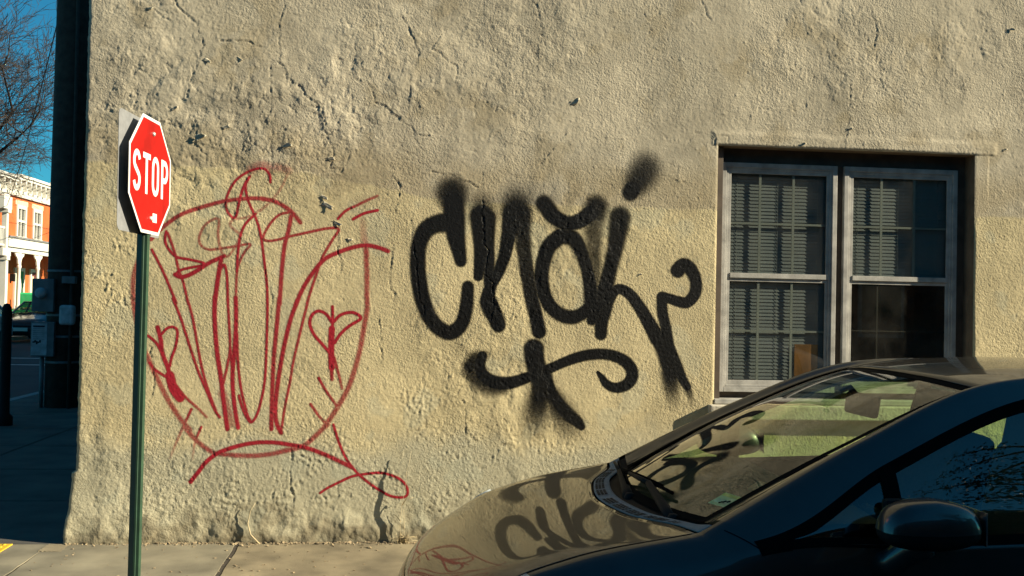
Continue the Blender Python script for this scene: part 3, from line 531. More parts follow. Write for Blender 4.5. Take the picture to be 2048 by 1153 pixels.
def sash_window(x0, x1, z0, z1, label):
    win = empty('window', (x0, 0.1, z0)); win.parent = bld; win.location = Vector((x0, 0.1, z0)) - Vector(bld.location); win['label'] = label
    # outer storm frame, two steps
    fr = MB()
    w1, w2 = 0.034, 0.030
    for (a, b_, y0, y1) in ((0, w1, 0.098, 0.130), (w1, w1+w2*0.55, 0.106, 0.130)):
        fr.box(x0+a, x0+b_, y0, y1, z0+a, z1-a).box(x1-b_, x1-a, y0, y1, z0+a, z1-a).box(x0+b_, x1-b_, y0, y1, z0+a, z0+b_).box(x0+b_, x1-b_, y0, y1, z1-b_, z1-a)
    fr.build('frame', m_alu, win, bevel=0.003)
    i0, i1, j0, j1 = x0+w1+w2*0.55, x1-w1-w2*0.55, z0+w1+w2*0.55, z1-w1-w2*0.55
    zm = 1.802
    for nm, za, zb, yy in (('upper_sash', zm-0.012, j1, 0.110), ('lower_sash', j0, zm-0.014, 0.116)):
        s = MB(); t_ = 0.022; rail = 0.034 if nm == 'upper_sash' else 0.022; rt = 0.022
        lo = rail if nm == 'upper_sash' else 0.03
        s.box(i0, i0+t_, yy, yy+0.014, za, zb).box(i1-t_, i1, yy, yy+0.014, za, zb).box(i0+t_, i1-t_, yy-(0.006 if nm == 'upper_sash' else 0), yy+0.014, za, za+lo).box(i0+t_, i1-t_, yy, yy+0.014, zb-rt, zb)
        s.build(nm, m_alu, win, bevel=0.002)
        a0, a1, c0, c1 = i0+t_, i1-t_, za+lo, zb-rt
        p = MB(); p.v = [(a0-.004, yy+0.007, c0-.004), (a1+.004, yy+0.007, c0-.004), (a1+.004, yy+0.007, c1+.004), (a0-.004, yy+0.007, c1+.004)]; p.f = [(0, 1, 2, 3)]
        p.build('pane', m_pane, win)
        if not (nm == 'lower_sash' and x0 > 3.0):
            for k in (1, 2):
                xm = a0+(a1-a0)*(0.305 if k == 1 else 0.655)
                MB().box(xm-0.0085, xm+0.0085, yy+0.009, yy+0.016, c0, c1).build('muntin', m_mun, win)
            MB().box(a0, a1, yy+0.0093, yy+0.0157, (c0+c1)/2-0.007, (c0+c1)/2+0.007).build('muntin', m_mun, win)
        else:
            xm = a0+(a1-a0)*0.28
            MB().box(xm-0.005, xm+0.005, yy+0.009, yy+0.015, c0, c1).build('muntin', m_cas, win)
            MB().box(a0, a1, yy+0.0093, yy+0.0147, (c0+c1)/2+0.01, (c0+c1)/2+0.018).build('muntin', m_cas, win)
    return win
sash_window(2.150, 2.985, 1.000, 2.590, 'left sash window with blinds behind both sashes')
sash_window(3.035, 3.875, 1.000, 2.590, 'right sash window with a dark bare lower sash')
def blind(x0, x1, z0, z1, label):
    b = empty('window_blind', (x0, 0.149, z0), label, 'blind', 'blinds hanging inside the sash windows')
    me = None; pit = 0.0245; n = int((z1-z0)/pit)
    for k in range(n):
        z = z1-0.03-k*pit
        if me is None:
            mb = MB(); c = Vector((0, 0, 0)); pr = []
            for i, (yy, zz) in enumerate(((-0.0035, -0.0135), (-0.0020, -0.006), (0.0, 0.002), (0.0028, 0.0125))): pr.append((yy, zz))
            for (yy, zz) in pr: mb.v += [(0, yy, zz), (x1-x0, yy, zz)]
            for i in range(3): mb.f.append((2*i, 2*i+1, 2*i+3, 2*i+2))
            o = mb.build('slat', m_blind, b, world=False); me = o.data
        else: o = link_mesh('slat', me, b, world=False)
        o.location = (0, 0, z-z0); o.rotation_euler.x = rng.uniform(-0.05, 0.05)
    MB().box(x0, x1, 0.138, 0.165, z1-0.028, z1+0.005).build('head_rail', m_blind, b)
    mb = MB()
    for q in (0.12, 0.5, 0.88): mb.tube([(x0+(x1-x0)*q, 0.1435, z0), (x0+(x1-x0)*q, 0.1435, z1-0.02)], 0.0012, 4)
    mb.build('cord', m_blind, b)
blind(2.185, 2.955, 1.075, 2.575, 'closed pale blind filling the whole left sash window')
blind(3.065, 3.845, 1.77, 2.575, 'pale blind lowered only over the upper half of the right sash window')
m_card = pmat('amber_card', (0.42, 0.17, 0.03), 0.7, var=0.35, vs=9)
c_ = MB().box(2.705, 2.875, 0.1345, 0.1370, 1.045, 1.335).build('amber_card', m_card, None, bevel=0.001)
tag(c_, 'amber brown card standing against the blinds in the lower right of the left window', 'card')
# ------------------------------------------------------------------ ground, road, pavement
m_asph = pmat('asphalt', (0.04, 0.04, 0.042), 0.9, var=0.25, vs=1.2, bump=0.004, bs=160, detail=8)
m_conc = pmat('pavement_concrete', (0.215, 0.19, 0.13), 0.9, var=0.45, vs=2.6, bump=0.0025, bs=220, detail=9)
m_conc2 = pmat('pavement_concrete_warm', (0.225, 0.185, 0.115), 0.9, var=0.45, vs=3.1, bump=0.003, bs=240, detail=9)
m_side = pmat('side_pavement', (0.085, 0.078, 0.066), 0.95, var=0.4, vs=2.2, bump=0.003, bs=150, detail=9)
m_joint = pmat('joint_dirt', (0.045, 0.036, 0.026), 0.95, var=0.4, vs=30)
m_kerb = pmat('kerb_granite', (0.30, 0.29, 0.27), 0.85, var=0.25, vs=20, bump=0.002, bs=120)
m_mark = pmat('road_paint', (0.62, 0.62, 0.58), 0.8, var=0.3, vs=6)
rd = MB(); rd.v = [(-600, -400, -0.13), (600, -400, -0.13), (600, 900, -0.13), (-600, 900, -0.13)]; rd.f = [(0, 1, 2, 3)]
tag(rd.build('ground', m_asph), kind='structure')
KY, KX = -1.42, -5.95
pv = empty('pavement', (-3, 0, -0.03)); tag(pv, kind='structure')
MB().box(KX+0.15, -2.0, -1.40+0.13, 60, -0.13, -0.0035).box(-2.0, 40, KY+0.13, 0.4, -0.13, -0.0035).build('bedding', m_joint, pv)
random.seed(11)
def slab(x0, x1, y0, y1, m, z=0.0, skew=0.0, tilt=0.0):
    """one concrete flag with broken, rounded edges"""
    bm = bmesh.new(); n = 14
    ring = []
    pts = [(x0, y0), (x1, y0), (x1+skew, y1), (x0+skew, y1)]
    for e in range(4):
        (ax, ay), (bx, by) = pts[e], pts[(e+1) % 4]
        for k in range(n):
            t = k/n; j = 0.004 if 0 < k < n else 0.0
            ring.append((ax+(bx-ax)*t+random.uniform(-j, j), ay+(by-ay)*t+random.uniform(-j, j)))
    f = bm.faces.new([bm.verts.new((px, py, z+tilt*(px-x0))) for px, py in ring])
    ex = bmesh.ops.extrude_edge_only(bm, edges=[e for e in bm.edges if len(e.link_faces) == 1])
    for v in [g for g in ex['geom'] if isinstance(g, bmesh.types.BMVert)]: v.co.z = -0.10
    bmesh.ops.recalc_face_normals(bm, faces=bm.faces)
    me = bpy.data.meshes.new('slab'); bm.to_mesh(me); bm.free(); me.materials.append(m)
    return link_mesh('slab', me, pv)
G = 0.009
xs_ = [-5.72, -3.62, -2.185, -1.022, 0.42, 1.80, 3.20, 4.6, 6.0]
for i in range(len(xs_)-1):
    g = G + (0.006 if i in (2, 3) else 0)
    slab(xs_[i]+g, xs_[i+1]-g, KY+0.14, -0.03 if i > 1 else -0.04, m_conc2 if i >= 3 else m_conc, z=random.uniform(-0.0015, 0.002), skew=-0.02 if i in (2, 3) else 0.0)
slab(6.0+G, 14, KY+0.14, -0.03, m_conc); slab(14+G, 40, KY+0.14, 0.3, m_conc)
# broken corner piece and the flags of the side pavement
slab(-2.205, -2.075, -0.225, -0.045, m_conc2, z=0.006, tilt=-0.03)
ys_ = [-0.03, 1.35, 2.8, 4.25, 5.7, 7.1, 8.6, 10.0, 11.5, 13.0]
for i in range(len(ys_)-1):
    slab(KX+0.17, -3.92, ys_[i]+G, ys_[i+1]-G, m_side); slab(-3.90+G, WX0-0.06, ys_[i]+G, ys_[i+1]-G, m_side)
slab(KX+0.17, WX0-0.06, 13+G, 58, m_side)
kb = MB()
y = -0.9
k_list = []
for k in range(26): k_list.append((KX, KX+0.15, -0.9+k*2.3, -0.9+k*2.3+2.285))
for (a, b_, c0, c1) in k_list: MB().box(a, b_, c0, c1, -0.2, 0.0).build('kerb_stone', m_kerb, pv, bevel=0.012)
for k in range(14): MB().box(-5.2+k*2.3, -5.2+k*2.3+2.285, KY-0.02, KY+0.13, -0.2, 0.0).build('kerb_stone', m_kerb, pv, bevel=0.012)
cor = MB(); arc = [(-5.2+0.75*math.cos(t)*1.0, KY+0.73+0.75*math.sin(t)) for t in [math.pi*(1+0.5*i/8) for i in range(9)]]; arc2 = [(-5.2+0.60*math.cos(t), KY+0.73+0.60*math.sin(t)) for t in [math.pi*(1.5-0.5*i/8) for i in range(9)]]
cor.prism(arc+arc2, (0, 0, -0.2), (1, 0, 0), (0, 1, 0), (0, 0, 1), 0.2); cor.build('kerb_stone', m_kerb, pv)
# far pavement
fp = empty('far_pavement', (-16, 30, -0.03)); tag(fp, kind='structure')
MB().box(-19.5, -14.75, -40, 120, -0.13, 0.0).build('bedding', m_conc, fp)
for k in range(30): MB().box(-14.75, -14.6, k*2.3, k*2.3+2.28, -0.2, 0.0).build('kerb_stone', m_kerb, fp, bevel=0.012)
rm_ = empty('road_marking', (-10, 20, -0.126)); tag(rm_, kind='structure')
for yy in (18.75, 21.4): MB().box(-14.3, -6.2, yy-0.09, yy+0.09, -0.1262, -0.1255).build('painted_line', m_mark, rm_)
# yellow tactile plate at the kerb ramp
m_yel = pmat('tactile_yellow', (0.62, 0.40, 0.02), 0.6, var=0.15, vs=20)
tp = empty('tactile_plate', (-2.72, -0.24, 0.0), 'yellow tactile paving plate with raised domes at the kerb ramp', 'tactile paving')
MB().box(-3.03, -2.42, -0.46, -0.045, -0.02, 0.008).build('plate', m_yel, tp, bevel=0.003)
dm = None
for i in range(10):
    for j in range(7):
        if dm is None:
            mb = MB().lathe([(0.012, 0), (0.0105, 0.003), (0.008, 0.005), (0.0, 0.0056)], (0, 0, 0), (0, 0, 1), 10); o = mb.build('dome', m_yel, tp, True, world=False); dm = o.data
        else: o = link_mesh('dome', dm, tp, world=False)
        o.location = (-3.0+i*0.06+2.72, -0.435+j*0.06+0.24, 0.008)
# grit, leaf scraps and dead grass along the foot of the wall
m_grit = pmat('grit', (0.26, 0.20, 0.12), 0.95, var=0.7, vs=30)
gm = MB(); R_ = random.Random(3)
for k in range(900):
    x = R_.uniform(-2.1, 1.6); y = -0.012-abs(R_.gauss(0, 0.022)); s = R_.uniform(0.002, 0.0055)*(1.8 if R_.random() < 0.06 else 1)
    a = R_.uniform(0, 3.1); gm.obox((x, y-0.012, s*0.6+0.001), (s*math.cos(a), s*math.sin(a), 0.3*s), (-s*0.7*math.sin(a), s*0.7*math.cos(a), 0), (0, 0.2*s, s*0.5))
for k in range(260):
    x = R_.uniform(-2.2, 2.0); y = R_.uniform(-1.2, -0.05); s = R_.uniform(0.0015, 0.005); a = R_.uniform(0, 3.1)
    gm.obox((x, y, s*0.4+0.002), (s*math.cos(a)*1.6, s*math.sin(a)*1.6, 0), (-s*math.sin(a), s*math.cos(a), 0), (0, 0, s*0.4))
for k in range(60):
    x = R_.uniform(-2.0, 1.0); y = -0.03-abs(R_.gauss(0, 0.05)); s = R_.uniform(0.007, 0.016); a = R_.uniform(0, 3.1)
    gm.obox((x, y, s*0.35+0.003), (s*math.cos(a), s*math.sin(a), 0.25*s), (-s*0.45*math.sin(a), s*0.45*math.cos(a), 0.2*s), (0, 0, 0.0012))
tag(gm.build('grit', m_grit), kind='stuff')
m_straw = pmat('dry_stalk', (0.42, 0.34, 0.20), 0.8, var=0.3, vs=30)
wd = empty('dry_weed', (0.0, -0.035, 0), 'dead dry weed with thin bent stalks growing at the foot of the wall', 'weed')
def stalk(pts, r0, r1, name='stalk'):
    n = len(pts); MB().tube(pts, [r0+(r1-r0)*i/(n-1) for i in range(n)], 6).build(name, m_straw, wd, True)
def blade(pts, w0, w1, name='blade'):
    n = len(pts); vs_, fs = [], []
    for i, (x, y, z) in enumerate(pts):
        ww = w0+(w1-w0)*i/(n-1); vs_ += [(x, y-ww/2, z), (x+0.001, y+ww/2, z)]
    for i in range(n-1): fs.append((2*i, 2*i+1, 2*i+3, 2*i+2))
    add_mesh(name, vs_, fs, m_straw, wd, True).modifiers.new('thickness', 'SOLIDIFY').thickness = 0.0012
blade([(-0.005, -0.055, 0), (-0.012, -0.052, 0.12), (-0.002, -0.055, 0.26), (0.02, -0.050, 0.38), (0.022, -0.052, 0.47), (0.04, -0.050, 0.53), (0.05, -0.048, 0.60)], 0.017, 0.004)
stalk([(-0.006, -0.048, 0.14), (-0.04, -0.04, 0.18), (-0.06, -0.04, 0.19)], 0.003, 0.0012)
stalk([(0.0, -0.05, 0.25), (0.03, -0.045, 0.30), (0.05, -0.05, 0.29), (0.07, -0.045, 0.30)], 0.003, 0.0012)
stalk([(0.012, -0.04, 0), (0.016, -0.045, 0.1), (0.01, -0.04, 0.22)], 0.002, 0.001)
for k in range(34):
    x0 = R_.uniform(-0.03, 0.05); a = R_.uniform(-1.4, 1.4); L = R_.uniform(0.05, 0.12)
    stalk([(x0, -0.05+R_.uniform(-0.02, 0.02), 0), (x0+L*0.4*math.sin(a), -0.055, L*0.5*math.cos(a)+0.01), (x0+L*math.sin(a), -0.06+R_.uniform(-0.03, 0.02), L*0.55*math.cos(a)+0.004)], 0.0022, 0.0008, 'dead_leaf')
wd2 = empty('dry_weed', (-1.0, -0.05, 0), 'thin curved dead stem standing near the wall between the sign post and the weed', 'weed')
MB().tube([(-0.905, -0.05, 0), (-0.965, -0.045, 0.06), (-0.985, -0.04, 0.13), (-0.97, -0.04, 0.21), (-0.94, -0.04, 0.26)], [0.005, 0.0045, 0.004, 0.003, 0.0015], 6).build('stem', m_straw, wd2, True)
# ------------------------------------------------------------------ stop sign
m_post = pmat('post_green', (0.020, 0.055, 0.030), 0.55, var=0.2, vs=15)
m_alum = pmat('sign_aluminium', (0.22, 0.225, 0.23), 0.6, metal=0.2, var=0.12, vs=30, bump=0.0004, bs=300)
m_white = pmat('sign_white', (0.72, 0.70, 0.66), 0.5, var=0.05)
m_red = pmat('sign_red', (0.40, 0.005, 0.003), 0.5, var=0.38, vs=5, spec=0.2)
m_bolt = pmat('bolt', (0.75, 0.74, 0.7), 0.35, metal=0.6)
SX, SY, SZ, SR, SA = -1.342, -1.25, 2.200, 0.303, 0.099
tilt_ = -0.0106
st_t = V(math.sin(SA), math.cos(SA), 0); st_n = V(math.cos(SA), -math.sin(SA), 0)
st_u = V(0, 0, 1)*math.cos(tilt_) - st_t*math.sin(tilt_); st_t = st_t*math.cos(tilt_) + V(0, 0, 1)*math.sin(tilt_)
st_u = (st_u*math.cos(-0.0123) + st_n*math.sin(-0.0123)).normalized()
sgn = empty('stop_sign', (SX-0.035, SY, 0), 'red octagonal stop sign on a green steel post in front of the graffiti wall', 'stop sign')
C0 = V(SX, SY, SZ)
def octo(R): k = math.tan(math.pi/8)*R; return [(-k, R), (-R, k), (-R, -k), (-k, -R), (k, -R), (R, -k), (R, k), (k, R)]
def rsq(h, r, n=5):
    p = []
    for cx, cy, a0 in ((h-r, h-r, 0), (-h+r, h-r, 90), (-h+r, -h+r, 180), (h-r, -h+r, 270)):
        for i in range(n+1): t = math.radians(a0+90*i/n); p.append((cx+r*math.cos(t), cy+r*math.sin(t)))
    return p
MB().prism(octo(SR), C0-st_n*0.0025, st_t, st_u, st_n, 0.0025).build('sign_panel', m_white, sgn)
MB().prism(octo(SR-0.0165), C0+st_n*0.0004, st_t, st_u, st_n, 0.0009).build('red_face', m_red, sgn)
MB().prism(rsq(0.302, 0.035), C0-st_n*0.0555-st_u*0.004, st_t, st_u, st_n, 0.002).build('back_panel', m_alum, sgn)['label'] = 'bare silver square panel mounted behind the octagon'
# lettering: strokes of the highway alphabet, in units of the letter height
LH = 0.212; sw = 0.138
def ribbon(pts, width):
    out = []; P = [Vector((a, b)) for a, b in pts]; L_, R2 = [], []
    for i, p in enumerate(P):
        d = (P[min(i+1, len(P)-1)]-P[max(i-1, 0)]).normalized(); n_ = Vector((-d.y, d.x))
        L_.append(p+n_*width/2); R2.append(p-n_*width/2)
    return L_, R2
def arcp(cx, cy, rx, ry, a0, a1, n=10): return [(cx+rx*math.cos(math.radians(a0+(a1-a0)*i/n)), cy+ry*math.sin(math.radians(a0+(a1-a0)*i/n))) for i in range(n+1)]
hw = 0.17
letters = {
 'S': [arcp(0, 0.5+0.212, hw, 0.213, 15, 180, 10)+arcp(0.0, 0.5+0.212, hw, 0.175, 180, 225, 4)[1:]+arcp(0, 0.5-0.212, hw, 0.175, 45, 0, 4)+arcp(0, 0.5-0.212, hw, 0.213, 0, -165, 10)[1:]],
 'T': [[(0, 0), (0, 0.95)], [(-0.245, 0.925), (0.245, 0.925)]],
 'O': [arcp(0, 0.70, hw, 0.225, 0, 180, 12)+arcp(0, 0.30, hw, 0.225, 180, 360, 12)+[(hw, 0.70)]],
 'P': [[(-0.16, 0), (-0.16, 1.0)], [(-0.16, 0.925), (0.02, 0.925)]+arcp(0.02, 0.70, 0.165, 0.225, 90, -90, 12)+[(-0.16, 0.475)]]}
for ch, cx in (('S', -0.2010), ('T', -0.0660), ('O', 0.0640), ('P', 0.2000)):
    mb = MB()
    for k, stroke in enumerate(letters[ch]):
        A, B2 = ribbon(stroke, sw); b = len(mb.v); n = len(A); e = 0.0018+0.0003*k
        for h_ in (0.001, e):
            for q in A+B2:
                p = C0 + st_t*(cx+q.x*LH*1.03) + st_u*((q.y-0.5)*LH+0.004) + st_n*h_; mb.v.append(tuple(p))
        for i in range(n-1):
            mb.f += [(b+2*n+i, b+2*n+i+1, b+3*n+i+1, b+3*n+i), (b+i, b+2*n+i, b+2*n+i+1, b+i+1)[::-1], (b+n+i, b+n+i+1, b+3*n+i+1, b+3*n+i)]
    mb.build('letter', m_white, sgn)['label'] = 'white letter '+ch
for uu, tt in ((0.222, 0.02), (-0.222, 0.0)):
    MB().lathe([(0.012, 0), (0.012, 0.005), (0.008, 0.011), (0, 0.012)], C0+st_t*tt+st_u*uu+st_n*0.001, st_n, 10).build('bolt', m_bolt, sgn, True)
MB().obox(C0+st_t*0.062+st_u*-0.215+st_n*0.0017, st_t*0.030, st_u*0.0235, st_n*0.0004).build('sticker', m_white, sgn)
# green U channel post between the two panels: web towards the back panel, flanges towards the sign
pc = V(SX, SY, 0) - st_n*0.029
px_, py_ = V(st_n.x, st_n.y, 0).normalized(), V(st_t.x, st_t.y, 0).normalized()
prof = [(-0.034, -0.002), (0.0, -0.022), (0.009, -0.022), (0.011, -0.018), (0.026, -0.0175), (0.026, 0.0175), (0.011, 0.018), (0.009, 0.022), (0.0, 0.022), (-0.034, 0.002)][::-1]
base_off = V(-0.0, 0.0, 0)
MB().prism(prof, pc+V(0, 0, -0.35), px_, py_, V(0, 0, 1), 2.78).build('post', m_post, sgn)
# ------------------------------------------------------------------ the parked hatchback
CX0, CYC, CZ0 = -0.05, -2.64, -0.13
car = empty('parked_hatchback', (CX0+2.2, CYC, CZ0), 'dark blue grey hatchback parked at the kerb in front of the window', 'car')
m_paint = pmat('car_paint', (0.020, 0.020, 0.020), 0.38, metal=0.25, var=0.25, vs=7, coat=0.9)
m_rub = pmat('car_rubber', (0.004, 0.004, 0.004), 0.9, var=0.1, spec=0.05)
m_plast = pmat('car_grey_plastic', (0.20, 0.21, 0.21), 0.75, var=0.1, vs=30, bump=0.0006, bs=400)
m_blk = pmat('car_black_plastic', (0.010, 0.0095, 0.009), 0.7, var=0.2, spec=0.2)
m_shield = glass_mat('car_windscreen', (0.72, 0.83, 0.62), 1.4, 0.0, 0.03)
m_cglass = glass_mat('car_side_glass', (0.60, 0.76, 0.52), 2.0, 0.0)
m_rglass = glass_mat('car_rear_glass', (0.30, 0.36, 0.28), 1.5, 0.0)
m_int = pmat('car_interior', (0.018, 0.017, 0.016), 0.85, var=0.2, vs=40)
m_dash = pmat('car_dash', (0.022, 0.021, 0.020), 0.8, var=0.1, vs=60)
m_seat = pmat('car_seat_cloth', (0.030, 0.028, 0.026), 0.95, var=0.2, vs=60)
m_chr = pmat('car_bright', (0.7, 0.7, 0.7), 0.15, metal=1.0, var=0.03)
m_lamp = pmat('car_lamp_lens', (0.45, 0.50, 0.52), 0.08, var=0.05, coat=1.0)
m_tail = pmat('car_tail_lens', (0.35, 0.01, 0.01), 0.12, var=0.05, coat=1.0)
m_tyre = pmat('tyre', (0.012, 0.012, 0.012), 0.85, var=0.2, vs=30)
m_rim = pmat('rim', (0.45, 0.46, 0.48), 0.3, metal=0.8, var=0.05)
# stations along the car (rows) of longitudinal curves 0,2..9: (x from the nose, half width, height above the road)
c0 = [(.06,0,.22),(.0,0,.45),(.065,0,.64),(.25,0,.765),(.52,0,.868),(.83,0,.928),(.955,0,.945),(1.5,0,1.238),(2.03,0,1.455),(2.6,0,1.51),(3.3,0,1.46),(4.05,0,1.22),(4.30,0,1.0),(4.44,0,.6),(4.40,0,.25)]
c2 = [(.16,.60,.22),(.10,.6,.45),(.165,.58,.655),(.32,.585,.778),(.55,.60,.868),(1.00,.60,.950),(1.085,.585,.958),(1.56,.585,1.208),(2.10,.545,1.428),(2.6,.53,1.492),(3.3,.51,1.44),(4.03,.46,1.21),(4.28,.5,1.0),(4.40,.55,.6),(4.36,.55,.25)]
c3 = [(.28,.76,.22),(.22,.76,.45),(.26,.715,.65),(.385,.725,.782),(.60,.725,.868),(1.03,.735,.955),(1.105,.735,.996),(1.615,.675,1.256),(2.115,.602,1.453),(2.6,.578,1.485),(3.3,.555,1.43),(4.03,.50,1.20),(4.27,.56,.98),(4.38,.66,.6),(4.34,.66,.25)]
c4 = [(.36,.80,.22),(.30,.80,.45),(.325,.775,.63),(.43,.785,.755),(.64,.795,.838),(1.08,.81,.922),(1.20,.825,.948),(1.665,.758,1.182),(2.19,.668,1.390),(2.6,.640,1.430),(3.3,.615,1.375),(3.95,.575,1.17),(4.24,.62,.95),(4.34,.74,.6),(4.30,.74,.25)]
c5 = [(.42,.82,.22),(.36,.825,.45),(.39,.81,.605),(.48,.82,.715),(.68,.828,.795),(1.10,.842,.885),(1.215,.846,.915),(1.668,.860,.945),(2.18,.862,.965),(2.6,.860,.985),(3.3,.84,1.02),(3.9,.77,1.06),(4.2,.70,.93),(4.3,.79,.6),(4.26,.79,.25)]
c6 = [(.50,.835,.22),(.45,.845,.42),(.49,.845,.56),(.56,.852,.645),(.73,.858,.70),(1.12,.866,.765),(1.25,.868,.775),(1.67,.870,.785),(2.18,.870,.79),(2.6,.868,.80),(3.3,.866,.82),(3.88,.838,.82),(4.12,.79,.80),(4.22,.82,.6),(4.2,.82,.25)]
c7 = [(.54,.84,.215),(.5,.85,.38),(.54,.852,.47),(.62,.858,.50),(.78,.862,.52),(1.14,.866,.53),(1.27,.866,.53),(1.68,.864,.53),(2.18,.862,.53),(2.6,.862,.53),(3.3,.864,.55),(3.86,.842,.56),(4.08,.80,.56),(4.18,.82,.45),(4.16,.82,.24)]
c8 = [(.56,.82,.20),(.54,.835,.27),(.58,.84,.28),(.66,.845,.27),(.80,.845,.26),(1.16,.84,.25),(1.29,.838,.25),(1.69,.836,.25),(2.18,.836,.25),(2.6,.836,.25),(3.3,.838,.26),(3.84,.825,.28),(4.05,.80,.28),(4.14,.80,.27),(4.12,.80,.22)]
c9 = [(.60,.70,.18),(.60,.72,.19),(.64,.73,.19),(.70,.74,.19),(.84,.74,.19),(1.18,.74,.19),(1.3,.74,.19),(1.7,.74,.19),(2.18,.74,.19),(2.6,.74,.19),(3.3,.74,.19),(3.8,.73,.2),(4.0,.72,.2),(4.08,.7,.2),(4.06,.7,.2)]
A0, A2 = np.array(c0, float), np.array(c2, float)
c1 = A0.copy(); c1[:, 0] = A0[:, 0]+0.26*(A2[:, 0]-A0[:, 0]); c1[:, 1] = 0.54*A2[:, 1]; c1[:, 2] = A0[:, 2]+0.24*(A2[:, 2]-A0[:, 2])
CP = np.stack([A0, c1, A2]+[np.array(c, float) for c in (c3, c4, c5, c6, c7, c8, c9)], 1)      # 15 x 10 x 3
UK = np.concatenate([[0], np.cumsum(np.linalg.norm(np.diff((A0+2*A2+np.array(c4))/4, axis=0), axis=1))])
def tangents(P, K, crease=None):
    d = (P[1:]-P[:-1])/(K[1:]-K[:-1])[:, None]; n = len(P)
    TL = np.zeros_like(P); TR = np.zeros_like(P)
    for i in range(n):
        if i == 0: t = d[0]; TL[i] = TR[i] = t
        elif i == n-1: TL[i] = TR[i] = d[-1]
        else:
            h0, h1 = K[i]-K[i-1], K[i+1]-K[i]
            t = (d[i-1]*h1+d[i]*h0)/(h0+h1); TL[i] = TR[i] = t
            if crease and i in crease: TL[i] = d[i-1]; TR[i] = d[i]
    return TL, TR
UT = [tangents(CP[:, v], UK, {5, 6} if v <= 3 else None) for v in range(10)]
def eval_u(u):
    """all ten curve points at station parameter u (array) -> (n,10,3)"""
    u = np.clip(np.asarray(u, float), 0, 14); i = np.clip(u.astype(int), 0, 13); f = (u-i)[:, None]
    out = np.zeros((len(u), 10, 3))
    for v in range(10):
        TL, TR = UT[v]; h = (UK[i+1]-UK[i])[:, None]
        out[:, v] = (2*f**3-3*f**2+1)*CP[i, v]+(f**3-2*f**2+f)*h*TR[i]+(-2*f**3+3*f**2)*CP[i+1, v]+(f**3-f**2)*h*TL[i+1]
    return out
def surf(u, v):
    """grid of points for station params u (n) and curve params v (m) -> (n,m,3); pchip across the curves"""
    E_ = eval_u(u); ghost = E_[:, 1].copy(); ghost[:, 1] *= -1
    Q = np.concatenate([ghost[:, None], E_], 1)                      # index = v+1
    D = Q[:, 1:]-Q[:, :-1]
    T = np.zeros_like(Q)
    a, b = D[:, :-1], D[:, 1:]
    same = a*b > 0; den = np.where(np.abs(a+b) < 1e-9, 1, a+b)
    T[:, 1:-1] = np.where(same, 2*a*b/den, 0)
    T[:, 0] = D[:, 0]; T[:, -1] = D[:, -1]
    T[:, 1] = (Q[:, 2]-Q[:, 0])/2
    v = np.clip(np.asarray(v, float), 0, 9); j = np.clip(v.astype(int), 0, 8); f = (v-j)[None, :, None]; j = j+1
    return (2*f**3-3*f**2+1)*Q[:, j]+(f**3-2*f**2+f)*T[:, j]+(-2*f**3+3*f**2)*Q[:, j+1]+(f**3-f**2)*T[:, j+1]
def cw(p, side=1):
    """car coordinates -> world; side +1 is the side towards the camera"""
    return (CX0+p[0], CYC-side*p[1], CZ0+p[2])
def rngp(a, b, per): return np.linspace(a, b, max(2, int(round((b-a)*per))+1))
def patch(name, mat, u0, u1, v0, v1, side=None, off=0.0, pu=8, pv=7, parent=car, cut=None, label=None, thick=0.0, us=None, vs=None):
    """piece of the body surface, moved off along its normal; side None = both halves in one mesh"""
    u = us if us is not None else rngp(u0, u1, pu); v = vs if vs is not None else rngp(v0, v1, pv)
    S = surf(u, v)
    if off:
        e = 1e-3
        Su = surf(np.clip(u+e, 0, 14), v)-surf(np.clip(u-e, 0, 14), v); Sv = surf(u, np.clip(v+e, 0, 9))-surf(u, np.clip(v-e, 0, 9))
        n = np.cross(Su, Sv); n /= np.linalg.norm(n, axis=-1, keepdims=True)+1e-12
        S = S + n*off
    vs_, fs = [], []
    sides = (1, -1) if side is None else (side,)
    for sd in sides:
        b = len(vs_); nu, nv = S.shape[:2]
        for i in range(nu):
            for j in range(nv): vs_.append(cw(S[i, j], sd))
        for i in range(nu-1):
            for j in range(nv-1):
                if cut is not None:
                    c = (S[i, j]+S[i+1, j+1])/2
                    if cut(c): continue
                k = b+i*nv+j; q = (k, k+nv, k+nv+1, k+1)
                fs.append(q if sd == -1 else q[::-1])
    o = add_mesh(name, vs_, fs, mat, parent, True)
    bm = bmesh.new(); bm.from_mesh(o.data); bmesh.ops.remove_doubles(bm, verts=bm.verts, dist=1e-5); bm.to_mesh(o.data); bm.free()
    if thick:
        md = o.modifiers.new('thickness', 'SOLIDIFY'); md.thickness = thick; md.offset = -1
    if label: o['label'] = label
    return o
WH_F, WH_R, WZ, WR = 0.93, 3.62, 0.315, 0.345
def arch(c): return (math.hypot(c[0]-WH_F, c[2]-WZ) < WR or math.hypot(c[0]-WH_R, c[2]-WZ) < WR) and c[1] > 0.5
